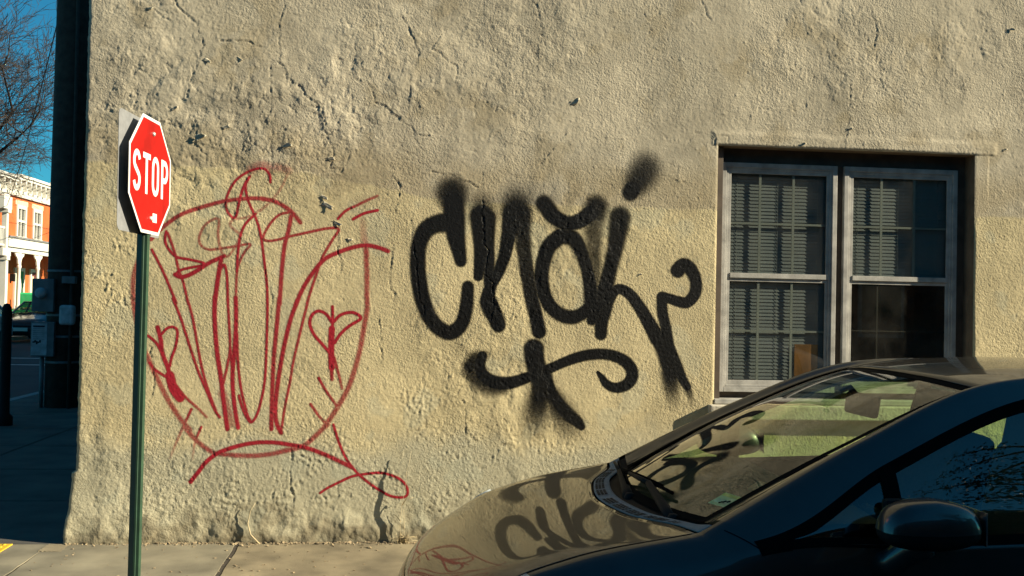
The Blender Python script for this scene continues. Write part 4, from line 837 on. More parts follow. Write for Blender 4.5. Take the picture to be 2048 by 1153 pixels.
# painted shell
patch('front_bumper', m_paint, 0, 1.97, 0, 9, thick=0.004)
patch('hood', m_paint, 2.0, 4.975, 0, 2.93, thick=0.006, pu=14, pv=10)
patch('fender', m_paint, 1.985, 6.93, 4, 9, 1, pu=14, pv=8, cut=arch, us=np.concatenate([rngp(1.985, 5, 14), rngp(5.1, 6.0, 10)[0:], rngp(6.05, 6.93, 14)]), vs=np.concatenate([rngp(4.99, 9, 9)]))
patch('fender', m_paint, 1.985, 6.93, 4, 9, -1, cut=arch, us=np.concatenate([rngp(1.985, 5, 14), rngp(5.1, 6.0, 10), rngp(6.05, 6.93, 14)]), vs=rngp(4.99, 9, 9))
for sd in (1, -1): patch('body_shell', m_paint, 1.985, 6.0, 2.97, 4.99, sd, pu=12, pv=9)
patch('pillar_rail', m_paint, 5.98, 11.25, 2.10, 3.98, 1, pu=14, pv=9, thick=0.0)
patch('pillar_rail', m_paint, 5.98, 11.25, 2.10, 3.98, -1, pu=14, pv=9)
for sd in (1, -1): patch('body_shell', m_paint, 10.55, 14, 3.98, 9, sd, cut=arch, pu=10)
patch('body_shell', m_paint, 11.25, 14, 0, 3.98)
patch('rocker_panel', m_blk, 6.9, 10.6, 8.0, 9, None)
patch('roof', m_paint, 8.035, 11.25, 0, 2.06, pu=12, pv=10, thick=0.004)
hl = patch('headliner', m_int, 8.05, 11.2, 0, 3.0, off=-0.035)
# doors: lower skin with its own glass, handle; a dark gap runs between them
for sd in (1, -1):
    for (a, b_, nm) in ((6.955, 8.93, 'front'), (8.975, 10.53, 'rear')):
        d = patch('door', m_paint, a, b_, 5.04, 8.0, sd, pu=14, pv=8, cut=arch, thick=0.006, label=nm+' door '+('on the street side' if sd == 1 else 'on the kerb side'))
        uh = b_-0.33 if nm == 'front' else b_-0.30
        S = surf(np.array([uh-0.16, uh, uh+0.16]), np.array([5.75]))[:, 0]
        MB().tube([cw(S[0]+[0, -0.003, 0], sd), cw(S[0]+[0.02, .030, 0], sd), cw(S[1]+[0, .034, 0], sd), cw(S[2]+[-0.02, .030, 0], sd), cw(S[2]+[0, -0.003, 0], sd)], 0.011, 8).build('handle', m_paint, d, True)
# dark underlay under every shut line, and the inner panels
patch('shut_gap', m_blk, 1.9, 11, 4.6, 9, None, off=-0.022, cut=arch, vs=np.concatenate([rngp(5.06, 9, 5)]))
patch('shut_gap', m_blk, 1.9, 5.0, 0, 3.2, None, off=-0.016)
# glass and rubber
patch('windshield', m_shield, 6.03, 7.97, 0, 1.92, None, off=-0.004, pu=16, pv=10)
for sd in (1, -1): patch('windshield_seal', m_rub, 5.97, 8.06, 1.91, 2.09, sd, off=0.0030, pu=16, pv=30)
patch('windshield_seal', m_rub, 7.955, 8.055, 0, 2.0, None, off=-0.0035, pu=30, pv=8)
patch('windshield_seal', m_rub, 5.98, 6.06, 0, 2.0, None, off=-0.0030, pu=30, pv=8)
patch('rear_window', m_rglass, 11.27, 11.95, 0, 1.9, None, off=0.003)
for sd in (1, -1):
    patch('side_window', m_cglass, 6.05, 6.98, 4.0, 5.0, sd, off=-0.008, pu=14, pv=8, label='small triangular front quarter window')
    patch('side_window', m_cglass, 6.98, 8.90, 4.0, 5.0, sd, off=-0.008, pu=14, pv=8)
    patch('side_window', m_cglass, 9.0, 10.0, 4.0, 5.0, sd, off=-0.008, pu=14, pv=8)
    patch('side_window', m_rglass, 10.05, 10.55, 4.0, 5.0, sd, off=-0.008, pu=14, pv=8)
    # surround: a top strip that follows the frame at a steady width, a bottom strip, the bars
    uu = np.concatenate([rngp(6.0, 7.0, 20), rngp(7.05, 10.6, 14)])
    T0 = surf(uu, np.array([3.93]))[:, 0]; B0 = surf(uu, np.array([5.06]))[:, 0]
    Tn = surf(uu, np.array([4.05]))[:, 0]; Bn = surf(uu, np.array([4.95]))[:, 0]
    def strip(P, wv, name):
        vs_, fs = [], []
        for k in range(len(P)):
            vs_ += [cw(P[k]+[0, 0.003, 0], sd), cw(P[k]+wv(k)+[0, 0.002, 0], sd), cw(P[k]+wv(k)+[0, -0.012, 0], sd)]
        for k in range(len(P)-1):
            for q in range(2): a = 3*k+q; fs.append((a, a+3, a+4, a+1))
        return add_mesh(name, vs_, fs, m_rub, car, False)
    def wtop(k):
        d = B0[k]-T0[k]; L = np.linalg.norm(d); return d/L*min(0.046, 0.5*L)
    def wbot(k):
        d = T0[k]-B0[k]; L = np.linalg.norm(d); return d/L*min(0.030, 0.5*L)
    strip(T0, wtop, 'window_trim'); strip(B0, wbot, 'window_trim')
    patch('window_trim', m_rub, 6.93, 7.045, 4.0, 5.0, sd, off=-0.002, pu=20, pv=8)
    patch('window_trim', m_rub, 8.88, 9.03, 4.0, 5.0, sd, off=-0.002, pu=20, pv=8)
    patch('window_trim', m_rub, 9.98, 10.07, 4.0, 5.0, sd, off=-0.002, pu=20, pv=8)
    # rounded front end of the surround
    tipP = surf(np.array([6.0]), np.array([4.45]))[0, 0]
    patch('window_trim', m_rub, 5.88, 6.14, 3.96, 5.10, sd, off=0.0035, us=np.array([5.88, 5.92, 6.0, 6.1, 6.16]), pv=8)
    patch('headlight', m_lamp, 2.02, 3.35, 3.05, 4.85, sd, off=0.006, pu=10, pv=8, thick=0.003)
    patch('tail_light', m_tail, 11.9, 12.75, 3.3, 5.4, sd, off=0.004, pu=10, pv=8, thick=0.003)
    # A pillar trim inside
    patch('pillar_lining', m_int, 6.0, 8.3, 2.0, 4.0, sd, off=-0.03, pu=10, pv=4)
    patch('door_lining', m_int, 6.5, 10.8, 5.0, 7.5, sd, off=-0.05, pu=6, pv=3)
    patch('rear_lining', m_int, 10.6, 12.2, 4.0, 5.2, sd, off=-0.03, pu=6, pv=3)
# cowl: grey panel with slots, dark well behind it
patch('cowl_panel', m_plast, 5.0, 5.62, 0, 2.9, None, off=0.0, us=np.linspace(5.02, 5.60, 8), vs=rngp(0, 2.95, 10), thick=0.004)
patch('cowl_well', m_blk, 5.6, 6.02, 0, 2.95, None, off=-0.012, us=np.linspace(5.58, 6.03, 5), vs=rngp(0, 2.95, 10))
for sd in (1, -1):
    for r_ in range(3):
        for k in range(26):
            v0 = 0.10+k*0.066+(0.02 if k % 5 == 0 else 0)
            if k % 6 == 5: continue
            ua = 5.08+r_*0.115
            S = surf(np.array([ua, ua+0.085]), np.array([v0, v0+0.05]))+np.array([0, 0, 0.0022])
            if sd*0+v0 > 1.95: continue
            vs_ = [cw(S[0, 0], sd), cw(S[1, 0], sd), cw(S[1, 1], sd), cw(S[0, 1], sd)]
            if k == 0 and r_ == 0 and sd == 1: slots = MB()
            b = len(slots.v); slots.v += vs_; slots.f.append((b, b+1, b+2, b+3))
sl_o = slots.build('cowl_slots', m_blk, car); tag(sl_o, kind='stuff')
# wipers
def wiper(piv, mid, tip, b0, b1):
    wp = MB().tube([cw(p) for p in (piv, (np.array(piv)*0.75+np.array(mid)*0.25), mid)], [0.027, 0.022, 0.013], 8)
    wp.tube([cw(mid), cw(tip)], [0.012, 0.007], 6)
    o = wp.build('wiper', m_blk, car, True)
    MB().lathe([(0.0, 0.03), (0.016, 0.028), (0.024, 0.01), (0.026, -0.03)], cw(piv), (0, 0, 1), 14).build('pivot_cap', m_blk, o, True)
    B = MB(); q0, q1 = np.array(b0), np.array(b1)
    pts = [q0+(q1-q0)*t+np.array([-0.006*math.sin(math.pi*t), 0, 0.010*math.sin(math.pi*t)]) for t in np.linspace(0, 1, 9)]
    B.tube([cw(p) for p in pts], [0.007]*9, 6); B.tube([cw(p+np.array([-0.004, 0, 0.012])) for p in pts[1:-1]], 0.004, 6)
    B.build('blade', m_rub, o, True)
wiper((1.025, .43, .925), (1.005, .13, 1.012), (.985, -.12, 1.008), (1.055, .30, 1.005), (.985, -.33, .985))
wiper((.955, .03, .925), (.985, -.30, .985), (1.0, -.48, .995), (.975, -.10, .965), (1.035, -.56, .985))
# mirrors
for sd in (1, -1):
    um = 6.98; Bp = surf(np.array([6.98]), np.array([5.0]))[0, 0]
    mo = empty('side_mirror', cw(Bp, sd)); mo.parent = car; mo.location = Vector(cw(Bp, sd))-Vector(car.location)
    # cap: superellipsoid swept outward, blunt towards the rear, rounded at the front
    cx_, cy_, cz_ = 1.702, 0.975, 1.036
    vs_, fs = [], []; nu, nv = 20, 28
    for i in range(nu+1):
        ph = -math.pi/2+math.pi*i/nu
        for j in range(nv):
            th = 2*math.pi*j/nv
            def sp(w_, e): return math.copysign(abs(w_)**e, w_)
            Xl = sp(math.cos(ph), .50)*sp(math.cos(th), .62); Yl = sp(math.cos(ph), .55)*sp(math.sin(th), .65); Zl = sp(math.sin(ph), .70)
            ax = 0.165 if Xl < 0 else 0.150
            top = 1.0-0.20*max(0, Xl)-0.12*max(0, -Xl)
            x_ = cx_+ax*Xl*(1-0.12*Zl); y_ = cy_+0.085*Yl*(1.0-0.20*Zl*(Zl > 0)); z_ = cz_+0.080*Zl*top
            vs_.append((x_, y_, z_))
    for i in range(nu):
        for j in range(nv): a = i*nv+j; b = i*nv+(j+1) % nv; fs.append((a, b, b+nv, a+nv))
    up = [f for f in fs if sum(vs_[q][2] for q in f)/4 > cz_-0.022]; lo = [f for f in fs if f not in up]
    W = [cw(p, sd) for p in vs_]
    add_mesh('mirror_cap', W, [f if sd == -1 else f[::-1] for f in up], m_paint, mo, True)
    lo_s = [cw((cx_+(p[0]-cx_)*0.985, cy_+(p[1]-cy_)*0.985, p[2]), sd) for p in vs_]
    add_mesh('mirror_housing', lo_s, [f if sd == -1 else f[::-1] for f in lo], m_blk, mo, True)
    MB().tube([cw((1.60, .84, .865), sd), cw((1.625, .885, .895), sd), cw((1.66, .93, .945), sd), cw((1.69, .96, .975), sd)], [0.050, 0.046, 0.044, 0.050], 12).build('mirror_foot', m_paint, mo, True)
    MB().obox(cw((1.655, .845, 1.015), sd), (0.045, 0, 0), (0, 0.02, 0), (0, 0, 0.075)).build('mirror_sail', m_blk, mo, bevel=0.014)
    MB().obox(cw((1.851, .972, 1.030), sd), (0.002, 0, 0), (0, 0.066, 0), (0, 0, 0.052)).build('mirror_glass', m_chr, mo, bevel=0.001)
# seams
def seam(uv, name='seam', wdt=0.0035, sd=1):
    S = [surf(np.array([a]), np.array([b]))[0, 0] for a, b in uv]; vs_, fs = [], []
    for k, p in enumerate(S):
        d = S[min(k+1, len(S)-1)]-S[max(k-1, 0)]; e = 1e-3
        a, b = uv[k]
        n = np.cross(surf(np.array([a+e]), np.array([b]))[0, 0]-p, surf(np.array([a]), np.array([b+e]))[0, 0]-p); n /= np.linalg.norm(n)+1e-12
        s_ = np.cross(n, d); s_ /= np.linalg.norm(s_)+1e-12
        off_ = n*0.0012
        vs_ += [cw(p+off_+s_*wdt/2, sd), cw(p+off_-s_*wdt/2, sd)]
    for k in range(len(S)-1): fs.append((2*k, 2*k+1, 2*k+3, 2*k+2))
    add_mesh(name, vs_, fs, m_rub, car)
for sd in (1, -1): seam([(6.95, 5.06+2.9*t) for t in np.linspace(0, 1, 16)], wdt=0.006, sd=sd)
for sd in (1, -1): seam([(2.1+2.85*t, 2.95) for t in np.linspace(0, 1, 30)], wdt=0.005, sd=sd)
for sd in (1, -1): seam([(5.62+0.33*t, 3.35+1.5*t) for t in np.linspace(0, 1, 8)], sd=sd)
# wheels
for sd in (1, -1):
    for xw in (WH_F, WH_R):
        wh = empty('wheel', cw((xw, 0.78, WZ), sd)); wh.parent = car; wh.location = Vector(cw((xw, 0.78, WZ), sd))-Vector(car.location)
        MB().lathe([(0.20, -0.09), (0.285, -0.10), (0.31, -0.085), (0.315, 0), (0.31, 0.085), (0.285, 0.10), (0.20, 0.09)], cw((xw, 0.755, WZ), sd), (0, -sd, 0), 36).build('tyre', m_tyre, wh, True)
        rim = MB().lathe([(0.205, -0.06), (0.205, 0.09), (0.19, 0.085), (0.185, 0.03), (0.0, 0.03)], cw((xw, 0.755, WZ), sd), (0, -sd, 0), 30)
        for k in range(5):
            t = 2*math.pi*k/5
            rim.obox(cw((xw+0.10*math.cos(t), 0.755+0.06, WZ+0.10*math.sin(t)), sd), (0.095*math.cos(t), 0, 0.095*math.sin(t)), (-0.025*math.sin(t), 0, 0.025*math.cos(t)), (0, 0.015, 0))
        rim.build('rim', m_rim, wh)
        MB().lathe([(WR-0.004, -0.25), (WR-0.004, 0.10), (WR+0.012, 0.112), (WR+0.014, 0.10)], cw((xw, 0.752, WZ), sd), (0, -sd, 0), 40).build('arch_liner', m_blk, wh, True)
MB().box(CX0+0.5, CX0+4.1, CYC-0.72, CYC+0.72, CZ0+0.19, CZ0+0.24).build('floor_pan', m_blk, car)
# cabin
db = MB(); prof = [(0.99, .90), (1.10, .945), (1.28, .965), (1.50, .985), (1.66, .985), (1.74, .95), (1.76, .80), (1.70, .62), (1.0, .60)]
ys = [-0.74, -0.6, -0.3, 0.0, 0.3, 0.6, 0.74]
for yv in ys:
    for (x_, z_) in prof: db.v.append(cw((x_+(0.10*abs(yv)**2 if x_ < 1.4 else 0), yv, z_+(0.028*math.exp(-((yv-0.36)/0.16)**2) if x_ > 1.3 and z_ > .9 else 0)), 1))
n_ = len(prof)
for i in range(len(ys)-1):
    for k in range(n_): db.f.append((i*n_+k, i*n_+(k+1) % n_, (i+1)*n_+(k+1) % n_, (i+1)*n_+k))
db.build('dashboard', m_dash, car, True)
def rbox(name, c, half, parent, m, rot=0.0, bev=0.05):
    ax = (half[0]*math.cos(rot), 0, half[0]*math.sin(rot)); az = (-half[2]*math.sin(rot), 0, half[2]*math.cos(rot))
    return MB().obox(cw(c), ax, (0, half[1], 0), az).build(name, m, parent, True, bevel=bev, seg=4)
for yv in (0.36, -0.36):
    st = rbox('seat', (2.18, yv, .50), (.26, .25, .11), car, m_seat, 0.10)
    rbox('backrest', (2.45, yv, .85), (.09, .25, .34), st, m_seat, -0.25, 0.06)
    rbox('headrest', (2.47, yv, 1.235), (.062, .150, .115), st, m_seat, -0.2, 0.05)
st = rbox('seat', (3.05, 0, .48), (.26, .60, .11), car, m_seat, 0.10); rbox('backrest', (3.36, 0, .80), (.08, .60, .30), st, m_seat, -0.3, 0.06)
for yv in (0.34, -0.34): rbox('headrest', (3.42, yv, 1.13), (.05, .12, .06), st, m_seat, -0.2, 0.04)
tw = MB(); cwl = np.array([1.86, .36, .93]); axn = np.array([math.cos(0.45), 0, math.sin(0.45)]); e1 = np.array([0, 1, 0]); e2 = np.cross(axn, e1)
tw.tube([cw(cwl+0.185*(e1*math.cos(t)+e2*math.sin(t))) for t in np.linspace(0, 2*math.pi, 33)], 0.014, 8, caps=False)
for t in (0, math.pi, -math.pi/2): tw.tube([cw(cwl), cw(cwl+0.18*(e1*math.cos(t)+e2*math.sin(t)))], 0.018, 6)
tw.tube([cw(cwl), cw(cwl-axn*0.3)], 0.03, 8); tw.build('steering_wheel', m_blk, car, True)
rv = rbox('rear_view_mirror', (1.935, 0.0, 1.315), (.026, .115, .046), car, m_blk, -0.15, 0.02)
MB().tube([cw((1.93, 0, 1.33)), cw((1.88, 0, 1.385)), cw((1.84, 0, 1.372))], 0.014, 8).build('mirror_stem', m_blk, rv, True)
# papers inside the windscreen
def on_screen(u_, v_, sd=1): return surf(np.array([u_]), np.array([v_]))[0, 0]
def sticker(name, u0, u1, v0, v1, m, label, off=-0.007):
    o = patch(name, m, u0, u1, v0, v1, 1, off=off, pu=10, pv=10, label=label); return o
m_stk = pmat('sticker_green', (0.60, 0.78, 0.55), 0.6, var=0.1); m_stk2 = pmat('sticker_teal', (0.45, 0.66, 0.62), 0.6, var=0.5, vs=40); m_stk3 = pmat('sticker_yellow', (0.75, 0.75, 0.2), 0.6); m_stk4 = pmat('sticker_rust', (0.6, 0.26, 0.16), 0.7, var=0.5, vs=60)
s1 = sticker('inspection_sticker', 6.20, 6.335, 1.50, 1.83, m_stk, 'square pale green and yellow windscreen sticker')
bpy.data.objects  # children of the sticker carry its print
for (a, b_, c_0, c_1, mm) in ((6.225, 6.27, 1.53, 1.80, m_stk2), (6.30, 6.33, 1.50, 1.83, m_stk3)):
    patch('print', mm, a, b_, c_0, c_1, 1, off=-0.006, pu=10, pv=10, parent=s1)
mk = MB()
for i, (a, b_) in enumerate(((6.225, 1.66), (6.24, 1.70), (6.25, 1.76))):
    P = on_screen(a, b_); Q = on_screen(a+0.02, b_+0.03); mk.tube([cw(P+[0, 0, -0.004]), cw(Q+[0, 0, -0.004])], 0.0022, 4)
mk.build('print', m_blk, s1)
s2 = sticker('parking_sticker', 6.43, 6.53, 1.66, 1.86, m_stk4, 'faded rust and white square decal near the pillar')
# front plate and grille
MB().box(CX0-0.012, CX0+0.0, CYC-0.155, CYC+0.155, CZ0+0.36, CZ0+0.515).build('number_plate', m_white, car, bevel=0.003)
patch('grille', m_blk, 0.25, 0.8, 0, 1.6, None, off=0.004, pu=10, pv=6)
# ------------------------------------------------------------------ utility pole and its boxes
m_pole = pmat('pole_wood', (0.045, 0.036, 0.028), 0.9, var=0.35, vs=9, bump=0.006, bs=30)
m_box = pmat('meter_box_grey', (0.16, 0.18, 0.19), 0.6, var=0.25, vs=9)
m_note = pmat('notice_pale', (0.42, 0.47, 0.50), 0.7, var=0.25, vs=14)
m_ink = pmat('notice_ink', (0.03, 0.03, 0.035), 0.8)
PXc, PYc = -4.815, 8.12
pole = empty('utility_pole', (PXc, PYc, 0), 'thick dark wooden utility pole with meter boxes beside the building corner', 'utility pole')
MB().tube([(PXc, PYc, -0.1), (PXc, PYc, 3), (PXc+0.01, PYc, 6), (PXc+0.02, PYc, 11.5)], [0.245, 0.24, 0.232, 0.20], 20).build('shaft', m_pole, pole, True)
def pole_box(x0, x1, z0, z1, note, rr=0.012):
    o = MB().box(x0, x1, PYc-0.30, PYc-0.12, z0, z1).build('meter_box', m_box, pole, bevel=rr, seg=3)
    if note:
        nn = MB().box(x0+0.012, x0+(x1-x0)*0.70, PYc-0.303, PYc-0.3005, z0+0.02, z1-0.02).build('notice', m_note, o)
        ik = MB()
        for k in range(6): ik.box(x0+0.03, x0+(x1-x0)*0.6, PYc-0.3045, PYc-0.3034, z1-0.10-k*0.028, z1-0.094-k*0.028)
        ik.box(x0+0.03, x0+(x1-x0)*0.6, PYc-0.3045, PYc-0.3034, z1-0.075, z1-0.05)
        for k in range(5): ik.obox((x0+0.04+k*0.022, PYc-0.304, z0+0.20+0.01*math.sin(k*2)), (0.012, 0, 0.004*(k % 2)), (0, 0.0005, 0), (0, 0, 0.012+0.006*(k % 3)))
        ik.build('print', m_ink, o)
    return o
b1 = pole_box(-5.17, -4.88, 1.34, 1.80, False)
MB().lathe([(0.075, 0), (0.075, 0.05), (0.06, 0.075), (0, 0.08)], (-5.04, PYc-0.30, 1.60), (0, -1, 0), 18).build('meter_dial', m_note, b1, True)
pole_box(-5.17, -4.86, 0.72, 1.20, True)
MB().box(-4.80, -4.60, PYc-0.33, PYc-0.2, 1.16, 1.44).build('meter_box', m_note, pole, bevel=0.05, seg=4)
MB().box(-4.78, -4.60, PYc-0.30, PYc-0.2, 1.74, 1.84).build('junction_box', m_box, pole, bevel=0.01)
for z in (0.62, 0.98, 1.28, 1.90):
    MB().lathe([(0.246, 0), (0.250, 0.004), (0.250, 0.028), (0.246, 0.032)], (PXc, PYc, z), (0, 0, 1), 24).build('strap', m_box, pole)
MB().tube([(-5.06, PYc-0.16, 0), (-5.06, PYc-0.16, 0.74)], 0.03, 8).build('conduit', m_box, pole, True)
MB().tube([(-4.66, PYc-0.25, 0), (-4.66, PYc-0.25, 1.75), (-4.70, PYc-0.24, 8.5)], 0.025, 8).build('conduit', m_pole, pole, True)
# dark bollard-like post at the left edge of the view
bo = empty('dark_post', (-4.78, 5.95, 0), 'plain dark round topped post standing at the left edge of the side pavement', 'post')
MB().lathe([(0.10, 0), (0.10, 0.1), (0.062, 0.14), (0.058, 1.36), (0.05, 1.42), (0.03, 1.455), (0.0, 1.465)], (-4.78, 5.95, 0), (0, 0, 1), 18).build('post_shaft', m_blk, bo, True)
# ------------------------------------------------------------------ row houses across the side street
m_brick = pmat('far_brick', (0.46, 0.105, 0.022), 0.9, var=0.22, vs=1.6, detail=8)
m_trim = pmat('house_trim_white', (0.58, 0.56, 0.49), 0.7, var=0.08, vs=2)
m_lint = pmat('lintel_stone', (0.58, 0.48, 0.30), 0.85, var=0.12)
m_grn = pmat('porch_green', (0.015, 0.26, 0.085), 0.6, var=0.15)
m_door2 = pmat('door_maroon', (0.11, 0.03, 0.03), 0.6)
m_wpane = glass_mat('house_pane', (0.35, 0.38, 0.4), 1.6)
m_hdark = pmat('house_inside', (0.02, 0.02, 0.022), 0.9)
m_dgrey = pmat('porch_roof_grey', (0.16, 0.16, 0.15), 0.8)
FX, PF = -18.5, -16.8
def house_window(par, y0, y1, z0, z1, dark_backing=None):
    wn = empty('window', (FX, y0, z0)); wn.parent = par; wn.location = Vector((FX, y0, z0))-Vector(par.location)
    t = 0.16
    MB().box(FX-0.1, FX+0.06, y0, y0+t, z0, z1).box(FX-0.1, FX+0.06, y1-t, y1, z0, z1).box(FX-0.1, FX+0.06, y0+t, y1-t, z1-t, z1).box(FX-0.1, FX+0.10, y0, y1, z0-0.10, z0-0.001).box(FX-0.09, FX+0.04, y0+t, y1-t, (z0+z1)/2-0.05, (z0+z1)/2+0.05).box(FX-0.06, FX+0.03, (y0+y1)/2-0.025, (y0+y1)/2+0.025, (z0+z1)/2+0.05, z1-t).box(FX-0.06, FX+0.03, (y0+y1)/2-0.025, (y0+y1)/2+0.025, z0, (z0+z1)/2-0.05).build('frame', m_trim, wn)
    p = MB(); p.v = [(FX-0.04, y0+t, z0), (FX-0.04, y1-t, z0), (FX-0.04, y1-t, z1-t), (FX-0.04, y0+t, z1-t)]; p.f = [(0, 1, 2, 3)]; p.build('pane', m_wpane, wn)
    MB().box(FX-0.5, FX-0.45, y0, y1, z0, z1).build('dark_backing', dark_backing or m_hdark, wn)  # dark sheet standing in for the unlit room behind the pane
def row_house(y0, y1, zc, label, wins, brick):
    h = empty('row_house', (FX, (y0+y1)/2, 0), label, 'house', 'brick row houses across the side street')
    wl = MB()
    ws = sorted(wins); ys2 = [y0+0.01]+[q for w_ in ws for q in w_]+[y1-0.01]
    for k in range(0, len(ys2), 2): wl.box(FX-0.3, FX, ys2[k], ys2[k+1], 0, zc)
    for (a, b_) in ws: wl.box(FX-0.3, FX, a, b_, 0, 4.34); wl.box(FX-0.3, FX, a, b_, 5.86, zc)
    wl.box(FX-9, FX-0.3, y0+0.01, y0+0.2, 0, zc).box(FX-9, FX-0.3, y1-0.2, y1-0.01, 0, zc).box(FX-9, FX-8.8, y0+0.2, y1-0.2, 0, zc)
    wl.build('wall', brick, h)
    MB().box(FX-9, FX-0.31, y0, y1, zc-0.1, zc+0.35).build('roof', m_dgrey, h)
    for (a, b_) in ws:
        house_window(h, a, b_, 4.36, 5.85)
        MB().box(FX-0.05, FX+0.035, a-0.16, b_+0.16, 5.855, 6.08).build('lintel', m_lint, h)
    co = MB().box(FX-0.1, FX+0.10, y0, y1, zc-0.02, zc+0.62).box(FX-0.1, FX+0.52, y0, y1, zc+0.62, zc+0.74).box(FX-0.1, FX+0.60, y0, y1, zc+0.74, zc+0.86).box(FX-0.1, FX+0.14, y0, y1, zc-0.10, zc-0.02)
    co.build('cornice', m_trim, h)
    n = int((y1-y0)/0.62)
    bm_ = None
    for k in range(n):
        yb = y0+0.3+k*(y1-y0-0.6)/(n-1)
        if bm_ is None:
            o = MB().box(0.10, 0.50, -0.06, 0.06, 0.42, 0.62).box(0.10, 0.30, -0.06, 0.06, 0.18, 0.42).build('bracket', m_trim, h, world=False); bm_ = o.data
        else: o = link_mesh('bracket', bm_, h, world=False)
        o.location = (0, yb-(y0+y1)/2, zc)
    return h
hA = row_house(41.62, 47.3, 6.32, 'orange brick row house with a white cornice and a green railed porch', [(42.72, 43.92), (44.78, 45.98)], m_brick)
hB = row_house(35.2, 41.6, 6.20, 'brick row house with a tall two storey white porch at the left edge', [(36.5, 37.6), (39.0, 40.1)], m_brick)
m_tanb = pmat('tan_house', (0.30, 0.20, 0.08), 0.9, var=0.2)
hC = row_house(47.32, 52.9, 6.60, 'brick row house mostly hidden behind the utility pole', [(48.4, 49.5), (50.6, 51.7)], m_brick)
hD = row_house(52.95, 60.0, 7.2, 'far brick row house showing in the gap between pole and wall', [(54.2, 55.3), (57, 58.1)], m_tanb)
# porch of the green-railed house
def porch(par, y0, y1, cols, col_r=0.10, grn=True):
    MB().box(FX, PF+0.16, y0, y1, 0.0, 0.92).build('porch_deck', m_grn if grn else m_trim, par)
    MB().box(FX+0.002, PF+0.25, y0, y1, 3.98, 4.06).build('porch_roof', m_dgrey, par)
    MB().box(FX+0.004, PF+0.19, y0+0.02, y1-0.02, 3.60, 3.975).box(PF-0.03, PF+0.09, y0+0.02, y1-0.02, 3.40, 3.60).build('porch_beam', m_trim, par)
    MB().box(FX+0.01, PF-0.05, y0+0.03, y1-0.03, 3.56, 3.598).build('porch_ceiling', m_dgrey, par)
    for i, yc in enumerate(cols):
        c = MB().lathe([(0.10, 0.92), (0.10, 1.10), (0.075, 1.14), (0.07, 2.7), (0.10, 2.76), (0.10, 2.84), (0.085, 2.86), (0.085, 3.40)], (PF, yc, 0), (0, 0, 1), 10).build('porch_column', m_trim, par, True)
        for s_ in (-1, 1):
            br = [(0, 2.90), (0.07, 2.92), (0.12, 3.08), (0.22, 3.20), (0.36, 3.26), (0.42, 3.34), (0.42, 3.40), (0, 3.40)]
            MB().prism(br, (PF-0.03, yc+s_*0.08, 0), (0, s_, 0), (0, 0, 1), (1, 0, 0), 0.06).build('arch_bracket', m_trim, c)
    for i in range(len(cols)-1):
        a, b_ = cols[i]+0.09, cols[i+1]-0.09
        rl = MB().box(PF-0.03, PF+0.03, a, b_, 1.60, 1.68).box(PF-0.03, PF+0.03, a, b_, 1.02, 1.12).build('railing', m_grn, par)
        n = int((b_-a)/0.14); bmz = None
        for k in range(n):
            if bmz is None:
                o = MB().box(PF-0.018, PF+0.018, a+0.06, a+0.10, 1.12, 1.60).build('baluster', m_grn, rl); bmz = o.data; bl = o.location.copy()
            else: o = link_mesh('baluster', bmz, rl, world=False); o.location = bl+Vector((0, k*0.14, 0))
porch(hA, 36.95+4.62-4.6, 45.9, [38.65+0.02, 40.86, 43.1, 45.3])
porch(hC, 46.0, 52.0, [46.6, 49, 51.5], grn=False)
def house_door(par, y0, y1, m, glass=False):
    d = MB().box(FX+0.002, FX+0.05, y0, y1, 0.93, 2.70).build('door', m, par)
    MB().box(FX+0.002, FX+0.09, y0-0.16, y0-0.002, 0.92, 2.86).box(FX+0.002, FX+0.09, y1+0.002, y1+0.16, 0.92, 2.86).box(FX+0.002, FX+0.09, y0-0.002, y1+0.002, 2.702, 2.86).build('door_frame', m_trim, d)
    if glass:
        pr = [(0.26*math.cos(t), 0.58*math.sin(t)) for t in [2*math.pi*k/16 for k in range(16)]]
        MB().prism(pr, (FX+0.05, (y0+y1)/2, 1.95), (0, 1, 0), (0, 0, 1), (1, 0, 0), 0.01).build('oval_glass', m_trim, d)
    else: MB().box(FX+0.05, FX+0.06, y0+0.12, y0+0.34, 1.5, 2.5).build('door_panel', m_lint, d)
house_door(hA, 42.75, 43.65, m_grn, True); house_door(hA, 44.70, 45.6, m_door2)
MB().box(FX+0.02, FX+0.2, 42.16, 42.34, 2.2, 2.55).build('porch_lamp', m_blk, hA)
MB().tube([(PF-0.5, 42.0, 0.92), (PF-0.5, 42.0, 1.9)], 0.06, 8).build('newel_post', m_trim, hA)
# two storey porch of the house at the left edge
for z0, z1 in ((0.0, 0.9), (3.15, 3.45), (5.05, 5.55)):
    MB().box(FX, -16.15, 35.2, 36.02, z0, z1).build('porch_floor', m_trim, hB)
for yc in (35.75, 33.9):
    c = MB().box(-16.42, -16.18, yc-0.12, yc+0.12, 0.9, 3.15).box(-16.40, -16.20, yc-0.10, yc+0.10, 3.45, 5.05).box(-16.47, -16.13, yc-0.17, yc+0.17, 4.9, 5.05).box(-16.47, -16.13, yc-0.17, yc+0.17, 2.98, 3.15).build('porch_column', m_trim, hB, bevel=0.01)
rl = MB().box(-16.34, -16.26, 34.0, 35.63, 4.25, 4.33).box(-16.34, -16.26, 34.0, 35.63, 3.55, 3.62)
for k in range(12): rl.box(-16.32, -16.28, 34.06+k*0.13, 34.10+k*0.13, 3.62, 4.25)
rl.build('railing', m_trim, hB)
